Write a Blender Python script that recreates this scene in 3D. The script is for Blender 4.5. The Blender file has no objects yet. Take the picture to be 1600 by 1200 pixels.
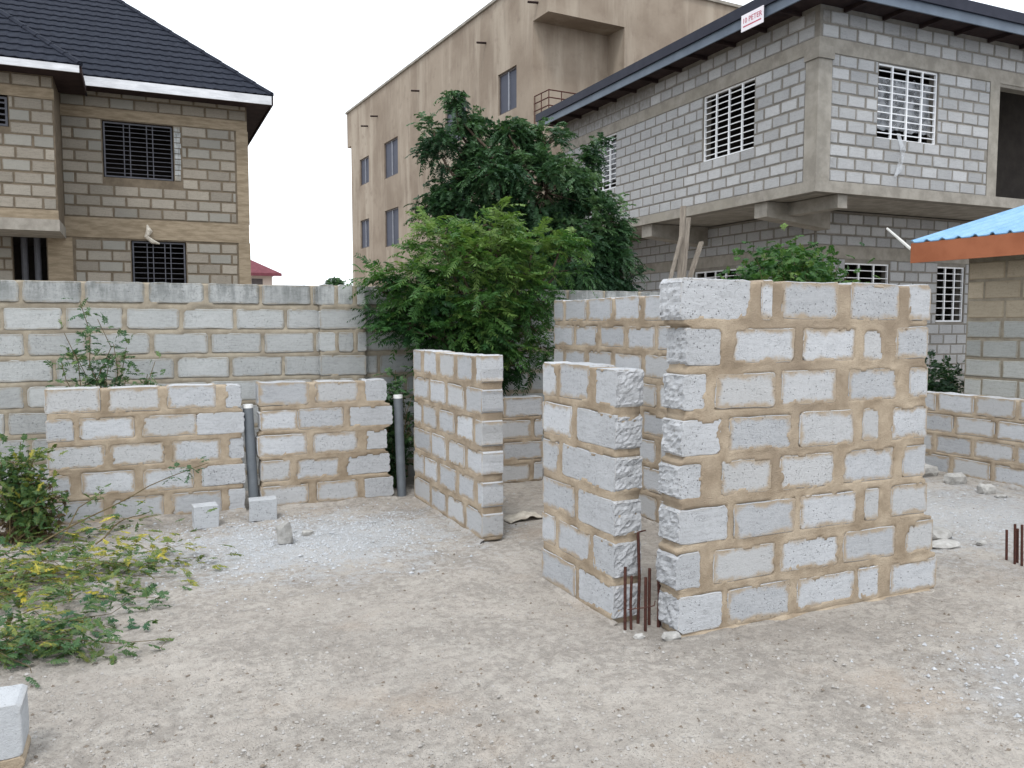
import bpy, bmesh, math, random
import numpy as np
from mathutils import Vector, Matrix, noise

random.seed(7)
R = math.radians
scene = bpy.context.scene
COL = scene.collection

# ------------------------------------------------------------------ camera
F_PX, CAM_H, HZ, YAW = 1280.0, 1.72, 505.0, R(24.4)
PITCH = math.atan((600 - HZ) / F_PX)
cam_data = bpy.data.cameras.new('camera')
cam_data.sensor_width = 36.0
cam_data.lens = F_PX / 1600 * 36.0
cam_data.clip_start = 0.05
cam_data.clip_end = 3000
cam = bpy.data.objects.new('camera', cam_data)
COL.objects.link(cam)
cam.location = (0, 0, CAM_H)
cam.rotation_euler = (R(90) - PITCH, 0, -YAW)
scene.camera = cam

# ------------------------------------------------------------------ sky (overcast), sun, exposure
SUN_EL, SUN_AZ = R(58), R(215)            # azimuth measured clockwise from +Y
world = bpy.data.worlds.new('World')
scene.world = world
world.use_nodes = True
wn, wl = world.node_tree.nodes, world.node_tree.links
wn.clear()
w_out = wn.new('ShaderNodeOutputWorld')
w_bg = wn.new('ShaderNodeBackground')
w_sky = wn.new('ShaderNodeTexSky')
w_sky.sky_type = 'NISHITA'
w_sky.sun_disc = False
w_sky.sun_elevation = SUN_EL
w_sky.sun_rotation = SUN_AZ
w_sky.air_density = 1.0
w_sky.dust_density = 2.0
w_tc = wn.new('ShaderNodeTexCoord')
w_map = wn.new('ShaderNodeMapping')
w_map.inputs['Scale'].default_value = (1.0, 1.0, 3.0)
w_no = wn.new('ShaderNodeTexNoise')
w_no.inputs['Scale'].default_value = 1.6
w_no.inputs['Detail'].default_value = 5
w_ramp = wn.new('ShaderNodeValToRGB')
w_ramp.color_ramp.elements[0].position = 0.3
w_ramp.color_ramp.elements[0].color = (14.0, 15.3, 16.9, 1)
w_ramp.color_ramp.elements[1].position = 0.62
w_ramp.color_ramp.elements[1].color = (16.6, 17.3, 18.2, 1)
w_mix = wn.new('ShaderNodeMix')
w_mix.data_type = 'RGBA'
w_mix.inputs['Factor'].default_value = 0.88      # cloud deck over the clear sky
wl.new(w_tc.outputs['Generated'], w_map.inputs['Vector'])
wl.new(w_map.outputs['Vector'], w_no.inputs['Vector'])
wl.new(w_no.outputs['Fac'], w_ramp.inputs['Fac'])
wl.new(w_sky.outputs['Color'], w_mix.inputs[6])
wl.new(w_ramp.outputs['Color'], w_mix.inputs[7])
wl.new(w_mix.outputs[2], w_bg.inputs['Color'])
w_bg.inputs['Strength'].default_value = 0.085
wl.new(w_bg.outputs['Background'], w_out.inputs['Surface'])

sun_data = bpy.data.lights.new('sun', 'SUN')
sun_data.energy = 1.4
sun_data.angle = R(14)
sun_data.color = (1.0, 0.98, 0.95)
sun = bpy.data.objects.new('sun', sun_data)
COL.objects.link(sun)
sun.location = (-6, -8, 20)
_sd = Vector((math.sin(SUN_AZ) * math.cos(SUN_EL), math.cos(SUN_AZ) * math.cos(SUN_EL), math.sin(SUN_EL)))
sun.rotation_euler = _sd.to_track_quat('Z', 'Y').to_euler()

scene.cycles.max_bounces = 6
scene.cycles.diffuse_bounces = 3
scene.cycles.transparent_max_bounces = 6
vs = scene.view_settings
vs.view_transform = 'Standard'
vs.look = 'None'
vs.exposure = 0.40
vs.gamma = 1.0
vs.use_curve_mapping = False

# ------------------------------------------------------------------ pixel directions (photo is 1600 x 1200)
_fw = np.array([math.sin(YAW) * math.cos(PITCH), math.cos(YAW) * math.cos(PITCH), -math.sin(PITCH)])
_rt = np.array([math.cos(YAW), -math.sin(YAW), 0.0])
_up = np.cross(_rt, _fw)
_C = np.array([0, 0, CAM_H])
def ray(x, y): return _fw + _rt * (x - 800) / F_PX + _up * (600 - y) / F_PX
def onG(x, y, z=0.0): d = ray(x, y); return _C + d * (z - CAM_H) / d[2]
def onX(x, y, X): d = ray(x, y); return _C + d * X / d[0]
def onY(x, y, Y): d = ray(x, y); return _C + d * Y / d[1]
def depth_of(p): return float((np.array(p) - _C).dot(_fw))

# ------------------------------------------------------------------ helpers
def link(o, parent=None):
    COL.objects.link(o)
    if parent is not None:
        o.parent = parent
    return o

def tag(o, label=None, cat=None, group=None, kind=None):
    if label: o['label'] = label
    if cat:
        o['category'] = cat
        o['kind'] = 'thing'
    if group: o['group'] = group
    if kind: o['kind'] = kind
    return o

def thing(name, label, cat, loc=(0, 0, 0), rz=0.0, group=None):
    o = bpy.data.objects.new(name, None)
    o.empty_display_size = 0.2
    o.location = loc
    o.rotation_euler = (0, 0, rz)
    link(o)
    return tag(o, label, cat, group)

def mesh_np(name, verts, faces):
    me = bpy.data.meshes.new(name)
    me.from_pydata([tuple(v) for v in verts], [], [tuple(f) for f in faces])
    me.update()
    return me

def mesh_quads(name, verts, quads):
    me = bpy.data.meshes.new(name)
    n, m = len(verts), len(quads)
    me.vertices.add(n)
    me.vertices.foreach_set('co', np.asarray(verts, np.float32).ravel())
    me.loops.add(m * 4)
    me.loops.foreach_set('vertex_index', np.asarray(quads, np.int32).ravel())
    me.polygons.add(m)
    me.polygons.foreach_set('loop_start', np.arange(0, m * 4, 4, dtype=np.int32))
    me.polygons.foreach_set('loop_total', np.full(m, 4, np.int32))
    me.update(calc_edges=True)
    return me

def obj(name, me, mat=None, parent=None, loc=(0, 0, 0), rot=(0, 0, 0), smooth=False):
    o = bpy.data.objects.new(name, me)
    o.location = loc
    o.rotation_euler = rot
    if mat is not None and len(me.materials) == 0:
        me.materials.append(mat)
    if smooth:
        me.polygons.foreach_set('use_smooth', np.ones(len(me.polygons), bool))
    return link(o, parent)

class MB:
    """collects boxes / tubes / polygons into one mesh"""
    def __init__(s): s.v, s.f = [], []
    def add(s, vs_, fs_):
        o = len(s.v); s.v += [tuple(p) for p in vs_]; s.f += [tuple(i + o for i in f) for f in fs_]; return s
    def box(s, a, b):
        (x0, y0, z0), (x1, y1, z1) = a, b
        vs_ = [(x0, y0, z0), (x1, y0, z0), (x1, y1, z0), (x0, y1, z0), (x0, y0, z1), (x1, y0, z1), (x1, y1, z1), (x0, y1, z1)]
        return s.add(vs_, [(0, 3, 2, 1), (4, 5, 6, 7), (0, 1, 5, 4), (1, 2, 6, 5), (2, 3, 7, 6), (3, 0, 4, 7)])
    def tube(s, pts, rad, n=8, caps=True):
        pts = [Vector(p) for p in pts]
        rad = rad if hasattr(rad, '__len__') else [rad] * len(pts)
        o = len(s.v)
        for i, p in enumerate(pts):
            t = (pts[min(i + 1, len(pts) - 1)] - pts[max(i - 1, 0)]).normalized()
            a = t.cross(Vector((0.31, 0.9, 0.3))).normalized(); b = t.cross(a)
            for k in range(n):
                an = 2 * math.pi * k / n
                s.v.append(tuple(p + (a * math.cos(an) + b * math.sin(an)) * rad[i]))
        for i in range(len(pts) - 1):
            for k in range(n):
                s.f.append((o + i * n + k, o + i * n + (k + 1) % n, o + (i + 1) * n + (k + 1) % n, o + (i + 1) * n + k))
        if caps:
            s.f.append(tuple(o + k for k in range(n))[::-1])
            s.f.append(tuple(o + (len(pts) - 1) * n + k for k in range(n)))
        return s
    def mesh(s, name, fix=True):
        me = mesh_np(name, s.v, s.f)
        if fix:
            bm = bmesh.new(); bm.from_mesh(me)
            bmesh.ops.recalc_face_normals(bm, faces=bm.faces); bm.to_mesh(me); bm.free()
        return me
    def build(s, name, mat, parent=None, loc=(0, 0, 0), rot=(0, 0, 0), smooth=False, bevel=0):
        me = s.mesh(name)
        if bevel:
            bm = bmesh.new(); bm.from_mesh(me)
            bmesh.ops.bevel(bm, geom=list(bm.edges), offset=bevel, segments=1, affect='EDGES', clamp_overlap=True)
            bm.to_mesh(me); bm.free()
        return obj(name, me, mat, parent, loc, rot, smooth)

def box_part(name, a, b, mat, parent, bevel=0): return MB().box(a, b).build(name, mat, parent, bevel=bevel)

def nz(x, y, z=0.0): return noise.noise(Vector((x, y, z)))

# ------------------------------------------------------------------ materials
class NT:
    """thin wrapper for building node materials"""
    def __init__(s, name):
        s.m = bpy.data.materials.new(name); s.m.use_nodes = True
        s.n, s.l = s.m.node_tree.nodes, s.m.node_tree.links
        s.n.clear()
        s.out = s.n.new('ShaderNodeOutputMaterial')
        s.b = s.n.new('ShaderNodeBsdfPrincipled')
        s.l.new(s.b.outputs[0], s.out.inputs['Surface'])
        s.tc = s.n.new('ShaderNodeTexCoord')
        s.geo = s.n.new('ShaderNodeNewGeometry')
    def put(s, sock, v):
        if v is None: return
        if isinstance(v, bpy.types.NodeSocket): s.l.new(v, sock)
        elif hasattr(v, '__len__') and len(v) == 3 and sock.type == 'RGBA': sock.default_value = (*v, 1)
        else: sock.default_value = v
    def math(s, op, a, b=None, c=None, clamp=False):
        n = s.n.new('ShaderNodeMath'); n.operation = op; n.use_clamp = clamp
        s.put(n.inputs[0], a); s.put(n.inputs[1], b); s.put(n.inputs[2], c)
        return n.outputs[0]
    def mix(s, f, a, b, mode='MIX'):
        n = s.n.new('ShaderNodeMix'); n.data_type = 'RGBA'; n.blend_type = mode
        s.put(n.inputs[0], f); s.put(n.inputs[6], a); s.put(n.inputs[7], b)
        return n.outputs[2]
    def noise(s, scale, detail=4, rough=0.55, vec=None, dist=0.0):
        n = s.n.new('ShaderNodeTexNoise')
        n.inputs['Scale'].default_value = scale; n.inputs['Detail'].default_value = detail
        n.inputs['Roughness'].default_value = rough; n.inputs['Distortion'].default_value = dist
        s.l.new(vec if vec is not None else s.geo.outputs['Position'], n.inputs['Vector'])
        return n.outputs['Fac']
    def voro(s, scale, vec=None, feature='F1'):
        n = s.n.new('ShaderNodeTexVoronoi'); n.feature = feature
        n.inputs['Scale'].default_value = scale
        s.l.new(vec if vec is not None else s.geo.outputs['Position'], n.inputs['Vector'])
        return n
    def map(s, vec, scale=(1, 1, 1), loc=(0, 0, 0)):
        n = s.n.new('ShaderNodeMapping'); n.inputs['Scale'].default_value = scale; n.inputs['Location'].default_value = loc
        s.l.new(vec, n.inputs['Vector']); return n.outputs[0]
    def smooth(s, v, a, b, lo=0.0, hi=1.0):
        n = s.n.new('ShaderNodeMapRange'); n.interpolation_type = 'SMOOTHSTEP'
        s.put(n.inputs[0], v); s.put(n.inputs[1], a); s.put(n.inputs[2], b); s.put(n.inputs[3], lo); s.put(n.inputs[4], hi)
        return n.outputs[0]
    def sep(s, v):
        n = s.n.new('ShaderNodeSeparateXYZ'); s.l.new(v, n.inputs[0]); return n.outputs
    def rnd(s):
        return s.n.new('ShaderNodeObjectInfo').outputs['Random']
    def ramp(s, f, stops):
        n = s.n.new('ShaderNodeValToRGB'); r = n.color_ramp
        while len(r.elements) < len(stops): r.elements.new(0.5)
        for e, (p, c) in zip(r.elements, stops): e.position = p; e.color = (*c, 1)
        s.put(n.inputs[0], f); return n.outputs[0]
    def bump(s, h, strength=0.4, dist=0.01, prev=None):
        n = s.n.new('ShaderNodeBump'); n.inputs['Strength'].default_value = strength; n.inputs['Distance'].default_value = dist
        s.put(n.inputs['Height'], h)
        if prev is not None: s.l.new(prev, n.inputs['Normal'])
        return n.outputs[0]
    def done(s, col, rough=0.9, normal=None, spec=0.2, metal=0.0):
        s.put(s.b.inputs['Base Color'], col); s.put(s.b.inputs['Roughness'], rough)
        s.b.inputs['Specular IOR Level'].default_value = spec
        s.b.inputs['Metallic'].default_value = metal
        if normal is not None: s.l.new(normal, s.b.inputs['Normal'])
        return s.m

def mat_block(name, base, dark, mortar, smear=0.13, var=0.22, stain=0.0, stain_z=(1.8, 2.15), tone=None, pit=0.5):
    t = NT(name)
    g = t.sep(t.tc.outputs['Generated']); nrm = t.sep(t.tc.outputs['Normal'])
    ex = t.math('MINIMUM', g[0], t.math('SUBTRACT', 1.0, g[0])); ex = t.math('MULTIPLY', ex, 2.0)
    ez = t.math('MINIMUM', g[2], t.math('SUBTRACT', 1.0, g[2]))
    ex = t.math('ADD', ex, t.math('GREATER_THAN', t.math('ABSOLUTE', nrm[0]), 0.6))
    ez = t.math('ADD', ez, t.math('GREATER_THAN', t.math('ABSOLUTE', nrm[2]), 0.6))
    e = t.math('MINIMUM', ex, ez)
    big = t.noise(9.0, 4, 0.6); mid = t.noise(38, 4, 0.65); fine = t.noise(170, 3, 0.7); huge = t.noise(2.3, 3)
    lim = t.math('MULTIPLY', t.math('ADD', t.math('MULTIPLY', big, 3.0), t.math('MULTIPLY', mid, 0.9)), smear)
    lim = t.math('SUBTRACT', lim, smear * 1.15)
    edge = t.math('SUBTRACT', e, lim)
    smk = t.math('SUBTRACT', 1.0, t.smooth(edge, -0.10, 0.07))
    r = t.rnd()
    lay = t.noise(1.0, 4, 0.7, t.map(t.geo.outputs['Position'], (9, 9, 60)))
    c = t.mix(t.smooth(t.math('ADD', t.math('MULTIPLY', mid, 0.4), t.math('MULTIPLY', lay, 0.6)), 0.30, 0.58), dark, base)
    pv = t.voro(105); pits = t.smooth(t.math('ADD', pv.outputs['Distance'], t.math('MULTIPLY', fine, 0.25)), 0.14, 0.42)
    pmask = t.math('MULTIPLY', t.math('SUBTRACT', 1.0, pits), t.smooth(t.math('ADD', t.noise(11.0, 3, 0.6), t.math('MULTIPLY', t.math('FRACT', t.math('MULTIPLY', t.rnd(), 7.3)), 0.22)), 0.46, 0.72))
    pv2 = t.voro(44); pit2 = t.math('SUBTRACT', 1.0, t.smooth(t.math('ADD', pv2.outputs['Distance'], t.math('MULTIPLY', mid, 0.35)), 0.22, 0.40))
    pit2 = t.math('MULTIPLY', pit2, t.smooth(t.math('ADD', t.noise(8.0, 3, 0.6), t.math('MULTIPLY', t.math('FRACT', t.math('MULTIPLY', t.rnd(), 3.7)), 0.3)), 0.48, 0.74))
    pmask = t.math('MAXIMUM', pmask, pit2)
    c = t.mix(t.math('MULTIPLY', pmask, pit), c, tuple(x * 0.45 for x in dark))
    c = t.mix(t.math('MULTIPLY', t.smooth(fine, 0.45, 0.75), 0.22), c, tuple(min(1, x * 1.25) for x in base))
    v = t.math('ADD', 1.0 - var * 0.6, t.math('MULTIPLY', r, var))
    v = t.math('MULTIPLY', v, t.math('ADD', 0.88, t.math('MULTIPLY', huge, 0.24)))
    hs = t.n.new('ShaderNodeHueSaturation'); t.put(hs.inputs['Value'], v); t.put(hs.inputs['Color'], c); c = hs.outputs[0]
    if tone is not None:
        r2 = t.math('FRACT', t.math('MULTIPLY', r, 13.7))
        c = t.mix(t.math('MULTIPLY', t.smooth(r2, 0.55, 0.95), 0.6), c, tone)
    mort = t.mix(mid, tuple(x * 0.82 for x in mortar), tuple(min(1, x * 1.16) for x in mortar))
    c = t.mix(t.math('MULTIPLY', smk, 0.95), c, mort)
    if stain > 0:
        px = t.sep(t.geo.outputs['Position'])
        sv = t.noise(1.0, 5, 0.65, t.map(t.geo.outputs['Position'], (14, 14, 2.2)))
        sb = t.noise(5.0, 5, 0.7)
        sm = t.math('MULTIPLY', t.smooth(px[2], stain_z[0], stain_z[1]), t.smooth(t.math('ADD', t.math('MULTIPLY', sv, .6), t.math('MULTIPLY', sb, .5)), 0.44, 0.66))
        c = t.mix(t.math('MULTIPLY', sm, stain), c, (0.075, 0.085, 0.08))
    h = t.math('ADD', t.math('MULTIPLY', mid, 0.35), t.math('MULTIPLY', fine, 0.45))
    h = t.math('SUBTRACT', h, t.math('MULTIPLY', pmask, 0.6))
    n = t.bump(h, 0.85, 0.016)
    return t.done(c, 0.93, n, 0.12)

def mat_noise(name, c1, c2, scale=12, rough=0.9, bump=0.4, dist=0.008, spec=0.15, fine=120, stretch=None, metal=0.0, rand=0.0, c3=None):
    t = NT(name)
    vec = t.geo.outputs['Position']
    if stretch: vec = t.map(vec, stretch)
    a = t.noise(scale, 5, 0.62, vec); b = t.noise(fine, 3, 0.65)
    c = t.mix(t.smooth(a, 0.32, 0.68), c1, c2)
    c = t.mix(t.math('MULTIPLY', t.smooth(b, 0.4, 0.75), 0.25), c, tuple(x * 0.7 for x in c1))
    if c3 is not None:
        d = t.noise(scale * 0.23, 5, 0.6)
        c = t.mix(t.math('MULTIPLY', t.smooth(d, 0.5, 0.7), 0.65), c, c3)
    if rand:
        hs = t.n.new('ShaderNodeHueSaturation'); t.put(hs.inputs['Color'], c)
        t.put(hs.inputs['Value'], t.math('ADD', 1 - rand / 2, t.math('MULTIPLY', t.rnd(), rand))); c = hs.outputs[0]
    n = t.bump(t.math('ADD', t.math('MULTIPLY', a, 0.6), t.math('MULTIPLY', b, 0.4)), bump, dist) if bump else None
    return t.done(c, rough, n, spec, metal)

def mat_leaf(name, stops, trans=0.35):
    t = NT(name)
    at = t.n.new('ShaderNodeAttribute'); at.attribute_name = 'tint'
    c = t.ramp(at.outputs['Fac'], stops)
    t.done(c, 0.5, None, 0.3)
    tr = t.n.new('ShaderNodeBsdfTranslucent'); t.put(tr.inputs['Color'], t.mix(1.0, c, (1.0, 1.15, 0.55), 'MULTIPLY'))
    mx = t.n.new('ShaderNodeMixShader'); mx.inputs[0].default_value = trans
    t.l.new(t.b.outputs[0], mx.inputs[1]); t.l.new(tr.outputs[0], mx.inputs[2]); t.l.new(mx.outputs[0], t.out.inputs['Surface'])
    return t.m

MORT = (0.37, 0.30, 0.222)
M = {}
M['block'] = mat_block('new_block_concrete', (0.475, 0.485, 0.50), (0.385, 0.395, 0.41), MORT, 0.165, 0.26, pit=0.7, tone=(0.455, 0.45, 0.44))
M['block_loose'] = mat_block('loose_block_concrete', (0.475, 0.49, 0.505), (0.39, 0.40, 0.415), (0.40, 0.39, 0.375), 0.02, 0.10, pit=0.75)
M['block_torn'] = mat_block('torn_block_concrete', (0.465, 0.475, 0.49), (0.36, 0.365, 0.375), (0.40, 0.35, 0.28), 0.03, 0.16, pit=0.9)
M['block_old'] = mat_block('weathered_block_concrete', (0.43, 0.44, 0.435), (0.34, 0.35, 0.345), (0.30, 0.265, 0.21), 0.09, 0.26, stain=0.6, stain_z=(1.75, 2.1))
M['block_tan'] = mat_block('tan_house_block', (0.295, 0.265, 0.22), (0.215, 0.192, 0.158), (0.15, 0.12, 0.085), 0.06, 0.34, tone=(0.26, 0.262, 0.24))
M['block_grey'] = mat_block('grey_house_block', (0.415, 0.415, 0.415), (0.335, 0.335, 0.335), (0.20, 0.185, 0.165), 0.07, 0.34)
M['block_gate'] = mat_block('gatehouse_block', (0.47, 0.475, 0.45), (0.37, 0.37, 0.34), (0.33, 0.28, 0.20), 0.07, 0.25)
M['block_gate_tan'] = mat_block('gatehouse_tan_block', (0.52, 0.44, 0.33), (0.43, 0.36, 0.265), (0.42, 0.34, 0.24), 0.07, 0.25)
M['mortar'] = mat_noise('fresh_mortar', (0.28, 0.22, 0.156), (0.455, 0.375, 0.282), 4.2, 0.96, 1.0, 0.018, spec=0.06, fine=150, c3=(0.25, 0.20, 0.15))
M['mortar_old'] = mat_noise('old_mortar', (0.25, 0.215, 0.165), (0.36, 0.315, 0.245), 8, 0.95, 0.5, 0.012)
M['mortar_tan'] = mat_noise('house_mortar', (0.115, 0.092, 0.066), (0.165, 0.133, 0.097), 6, 0.95, 0.4, 0.01)
M['mortar_grey'] = mat_noise('grey_house_mortar', (0.175, 0.16, 0.138), (0.235, 0.216, 0.188), 6, 0.95, 0.4, 0.01)
M['concrete_tan'] = mat_noise('tan_cast_concrete', (0.20, 0.158, 0.108), (0.30, 0.245, 0.175), 3, 0.92, 0.4, 0.01, stretch=(1, 1, 5))
M['concrete'] = mat_noise('cast_concrete', (0.23, 0.21, 0.18), (0.33, 0.305, 0.265), 4, 0.92, 0.5, 0.012, c3=(0.25, 0.23, 0.19))
M['plaster'] = None
M['dark_inside'] = mat_noise('shade_black_interior', (0.035, 0.03, 0.027), (0.05, 0.043, 0.038), 3, 0.95, 0.2)  # near-black colour carries the shade of the unlit rooms
M['white_bar'] = mat_noise('white_painted_steel', (0.72, 0.73, 0.75), (0.80, 0.80, 0.80), 6, 0.45, 0.05, spec=0.4)
M['grey_bar'] = mat_noise('grey_painted_steel', (0.055, 0.057, 0.07), (0.085, 0.085, 0.10), 6, 0.5, 0.05, spec=0.4)
M['rust'] = mat_noise('rusty_steel', (0.055, 0.022, 0.018), (0.10, 0.04, 0.028), 60, 0.85, 0.5, 0.002, spec=0.25, rand=0.4)
M['pvc'] = mat_noise('grey_pvc', (0.115, 0.13, 0.145), (0.15, 0.165, 0.18), 9, 0.42, 0.03, spec=0.45)
M['pvc_black'] = mat_noise('dark_pvc', (0.045, 0.045, 0.052), (0.06, 0.06, 0.07), 9, 0.5, 0.03, spec=0.4)
M['white_pvc'] = mat_noise('white_plastic', (0.74, 0.75, 0.74), (0.8, 0.8, 0.78), 20, 0.5, 0.03, spec=0.4)
M['tile'] = mat_noise('charcoal_roof_tile', (0.012, 0.0145, 0.023), (0.021, 0.025, 0.037), 9, 0.8, 0.4, 0.004, spec=0.15)
M['fascia_white'] = mat_noise('white_fascia', (0.55, 0.56, 0.58), (0.70, 0.71, 0.73), 3, 0.6, 0.1, stretch=(1, 1, 6), c3=(0.44, 0.44, 0.45))
M['soffit'] = mat_noise('brown_soffit', (0.022, 0.014, 0.014), (0.04, 0.026, 0.024), 5, 0.85, 0.2)
M['fascia_blue'] = mat_noise('grey_blue_fascia', (0.075, 0.10, 0.135), (0.11, 0.14, 0.18), 2, 0.45, 0.05, spec=0.4)
M['flash'] = mat_noise('navy_roof_metal', (0.010, 0.012, 0.024), (0.018, 0.02, 0.034), 3, 0.6, 0.05, spec=0.25)
M['blue_roof'] = mat_noise('blue_roof_sheet', (0.15, 0.31, 0.50), (0.205, 0.375, 0.56), 5, 0.42, 0.05, spec=0.4)
M['orange'] = mat_noise('orange_fascia', (0.27, 0.085, 0.036), (0.35, 0.12, 0.055), 2.5, 0.6, 0.1, spec=0.3)
M['maroon'] = mat_noise('maroon_roof', (0.12, 0.035, 0.045), (0.16, 0.05, 0.06), 3, 0.7, 0.1)
M['cream'] = mat_noise('cream_wall', (0.46, 0.38, 0.33), (0.54, 0.46, 0.40), 1.5, 0.9, 0.1)
M['wood'] = mat_noise('weathered_wood', (0.17, 0.145, 0.12), (0.27, 0.235, 0.195), 4, 0.9, 0.5, 0.004, stretch=(12, 12, 1))
M['wood_pale'] = mat_noise('pale_wood', (0.50, 0.49, 0.46), (0.60, 0.59, 0.56), 8, 0.8, 0.2)
M['bark'] = mat_noise('tree_bark', (0.06, 0.045, 0.032), (0.12, 0.09, 0.065), 14, 0.95, 0.8, 0.01, stretch=(3, 3, 1))
M['stem'] = mat_noise('brown_stem', (0.10, 0.075, 0.04), (0.15, 0.12, 0.06), 20, 0.9, 0.2)
M['rubble'] = mat_noise('pale_rubble', (0.30, 0.29, 0.27), (0.42, 0.41, 0.39), 18, 0.95, 1.0, 0.012, rand=0.25)
M['rag'] = mat_noise('dirty_cement_bag', (0.40, 0.36, 0.30), (0.56, 0.52, 0.45), 16, 0.9, 0.6, 0.01)
M['frame_alu'] = mat_noise('dark_window_frame', (0.07, 0.06, 0.06), (0.10, 0.085, 0.08), 6, 0.5, 0.05)
M['alu'] = mat_noise('aluminium_stile', (0.20, 0.21, 0.24), (0.26, 0.27, 0.30), 6, 0.5, 0.05, spec=0.4)
M['sign_white'] = mat_noise('sign_board', (0.72, 0.68, 0.72), (0.78, 0.75, 0.78), 6, 0.6, 0.03)
M['sign_red'] = mat_noise('sign_red_ink', (0.42, 0.06, 0.10), (0.46, 0.08, 0.12), 6, 0.6, 0.0)
M['pebble'] = mat_noise('pebbles', (0.28, 0.26, 0.235), (0.42, 0.405, 0.385), 40, 0.95, 0.4, 0.004)
M['chip'] = mat_noise('grey_granite_chips', (0.36, 0.375, 0.39), (0.50, 0.51, 0.525), 60, 0.95, 0.3, 0.004)
M['soil'] = mat_noise('dark_soil_clods', (0.14, 0.115, 0.09), (0.22, 0.185, 0.15), 40, 0.98, 0.4, 0.004)

def _glass():
    t = NT('grey_window_glass'); a = t.noise(2.0, 2)
    return t.done(t.mix(a, (0.055, 0.06, 0.08), (0.085, 0.09, 0.115)), 0.6, None, 0.12)
M['glass'] = _glass()
def _plastic():
    t = NT('torn_plastic_sheet'); a = t.noise(5, 4)
    t.done(t.mix(a, (0.55, 0.57, 0.60), (0.72, 0.74, 0.77)), 0.35, None, 0.4)
    tp = t.n.new('ShaderNodeBsdfTransparent'); mx = t.n.new('ShaderNodeMixShader')
    t.put(mx.inputs[0], t.smooth(a, 0.3, 0.7, 0.45, 0.85))
    t.l.new(t.b.outputs[0], mx.inputs[1]); t.l.new(tp.outputs[0], mx.inputs[2]); t.l.new(mx.outputs[0], t.out.inputs['Surface'])
    return t.m
M['plastic'] = _plastic()
def _plaster():
    t = NT('tan_render_plaster'); P = t.geo.outputs['Position']
    a = t.noise(0.5, 5, 0.6); s = t.noise(1.0, 5, 0.62, t.map(P, (1.1, 1.1, 0.16))); b = t.noise(2.2, 5, 0.6)
    c = t.mix(t.smooth(a, 0.35, 0.65), (0.235, 0.188, 0.145), (0.305, 0.252, 0.198))
    c = t.mix(t.math('MULTIPLY', t.smooth(s, 0.46, 0.66), 0.75), c, (0.385, 0.33, 0.265))
    c = t.mix(t.math('MULTIPLY', t.smooth(b, 0.52, 0.75), 0.55), c, (0.205, 0.16, 0.125))
    s2 = t.noise(1.0, 4, 0.6, t.map(P, (3.2, 3.2, 0.3), (4, 2, 1)))
    c = t.mix(t.math('MULTIPLY', t.smooth(s2, 0.58, 0.72), 0.4), c, (0.21, 0.17, 0.135))
    return t.done(c, 0.93, t.bump(t.noise(14, 5), 0.25, 0.02), 0.1)
M['plaster'] = _plaster()

LEAF_DARK = mat_leaf('dark_neem_leaf', [(0.0, (0.010, 0.030, 0.016)), (0.45, (0.024, 0.064, 0.028)), (0.8, (0.058, 0.125, 0.048)), (1.0, (0.11, 0.19, 0.08))], 0.25)  # darkest stop stands in for shade between the leaf clumps
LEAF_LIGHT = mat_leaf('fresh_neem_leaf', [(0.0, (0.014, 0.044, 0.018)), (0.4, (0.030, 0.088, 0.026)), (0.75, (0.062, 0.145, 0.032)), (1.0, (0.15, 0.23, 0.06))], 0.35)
LEAF_GROUND = mat_leaf('creeping_leaf', [(0.0, (0.030, 0.090, 0.042)), (0.45, (0.075, 0.140, 0.045)), (0.75, (0.15, 0.185, 0.045)), (0.92, (0.34, 0.30, 0.045)), (1.0, (0.50, 0.42, 0.06))], 0.3)
LEAF_DRY = mat_leaf('dry_leaf', [(0.0, (0.07, 0.045, 0.022)), (0.6, (0.14, 0.095, 0.05)), (1.0, (0.22, 0.17, 0.08))], 0.2)
LEAF_WEED = mat_leaf('weed_leaf', [(0.0, (0.024, 0.072, 0.034)), (0.6, (0.06, 0.13, 0.055)), (1.0, (0.15, 0.22, 0.07))], 0.3)

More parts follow.
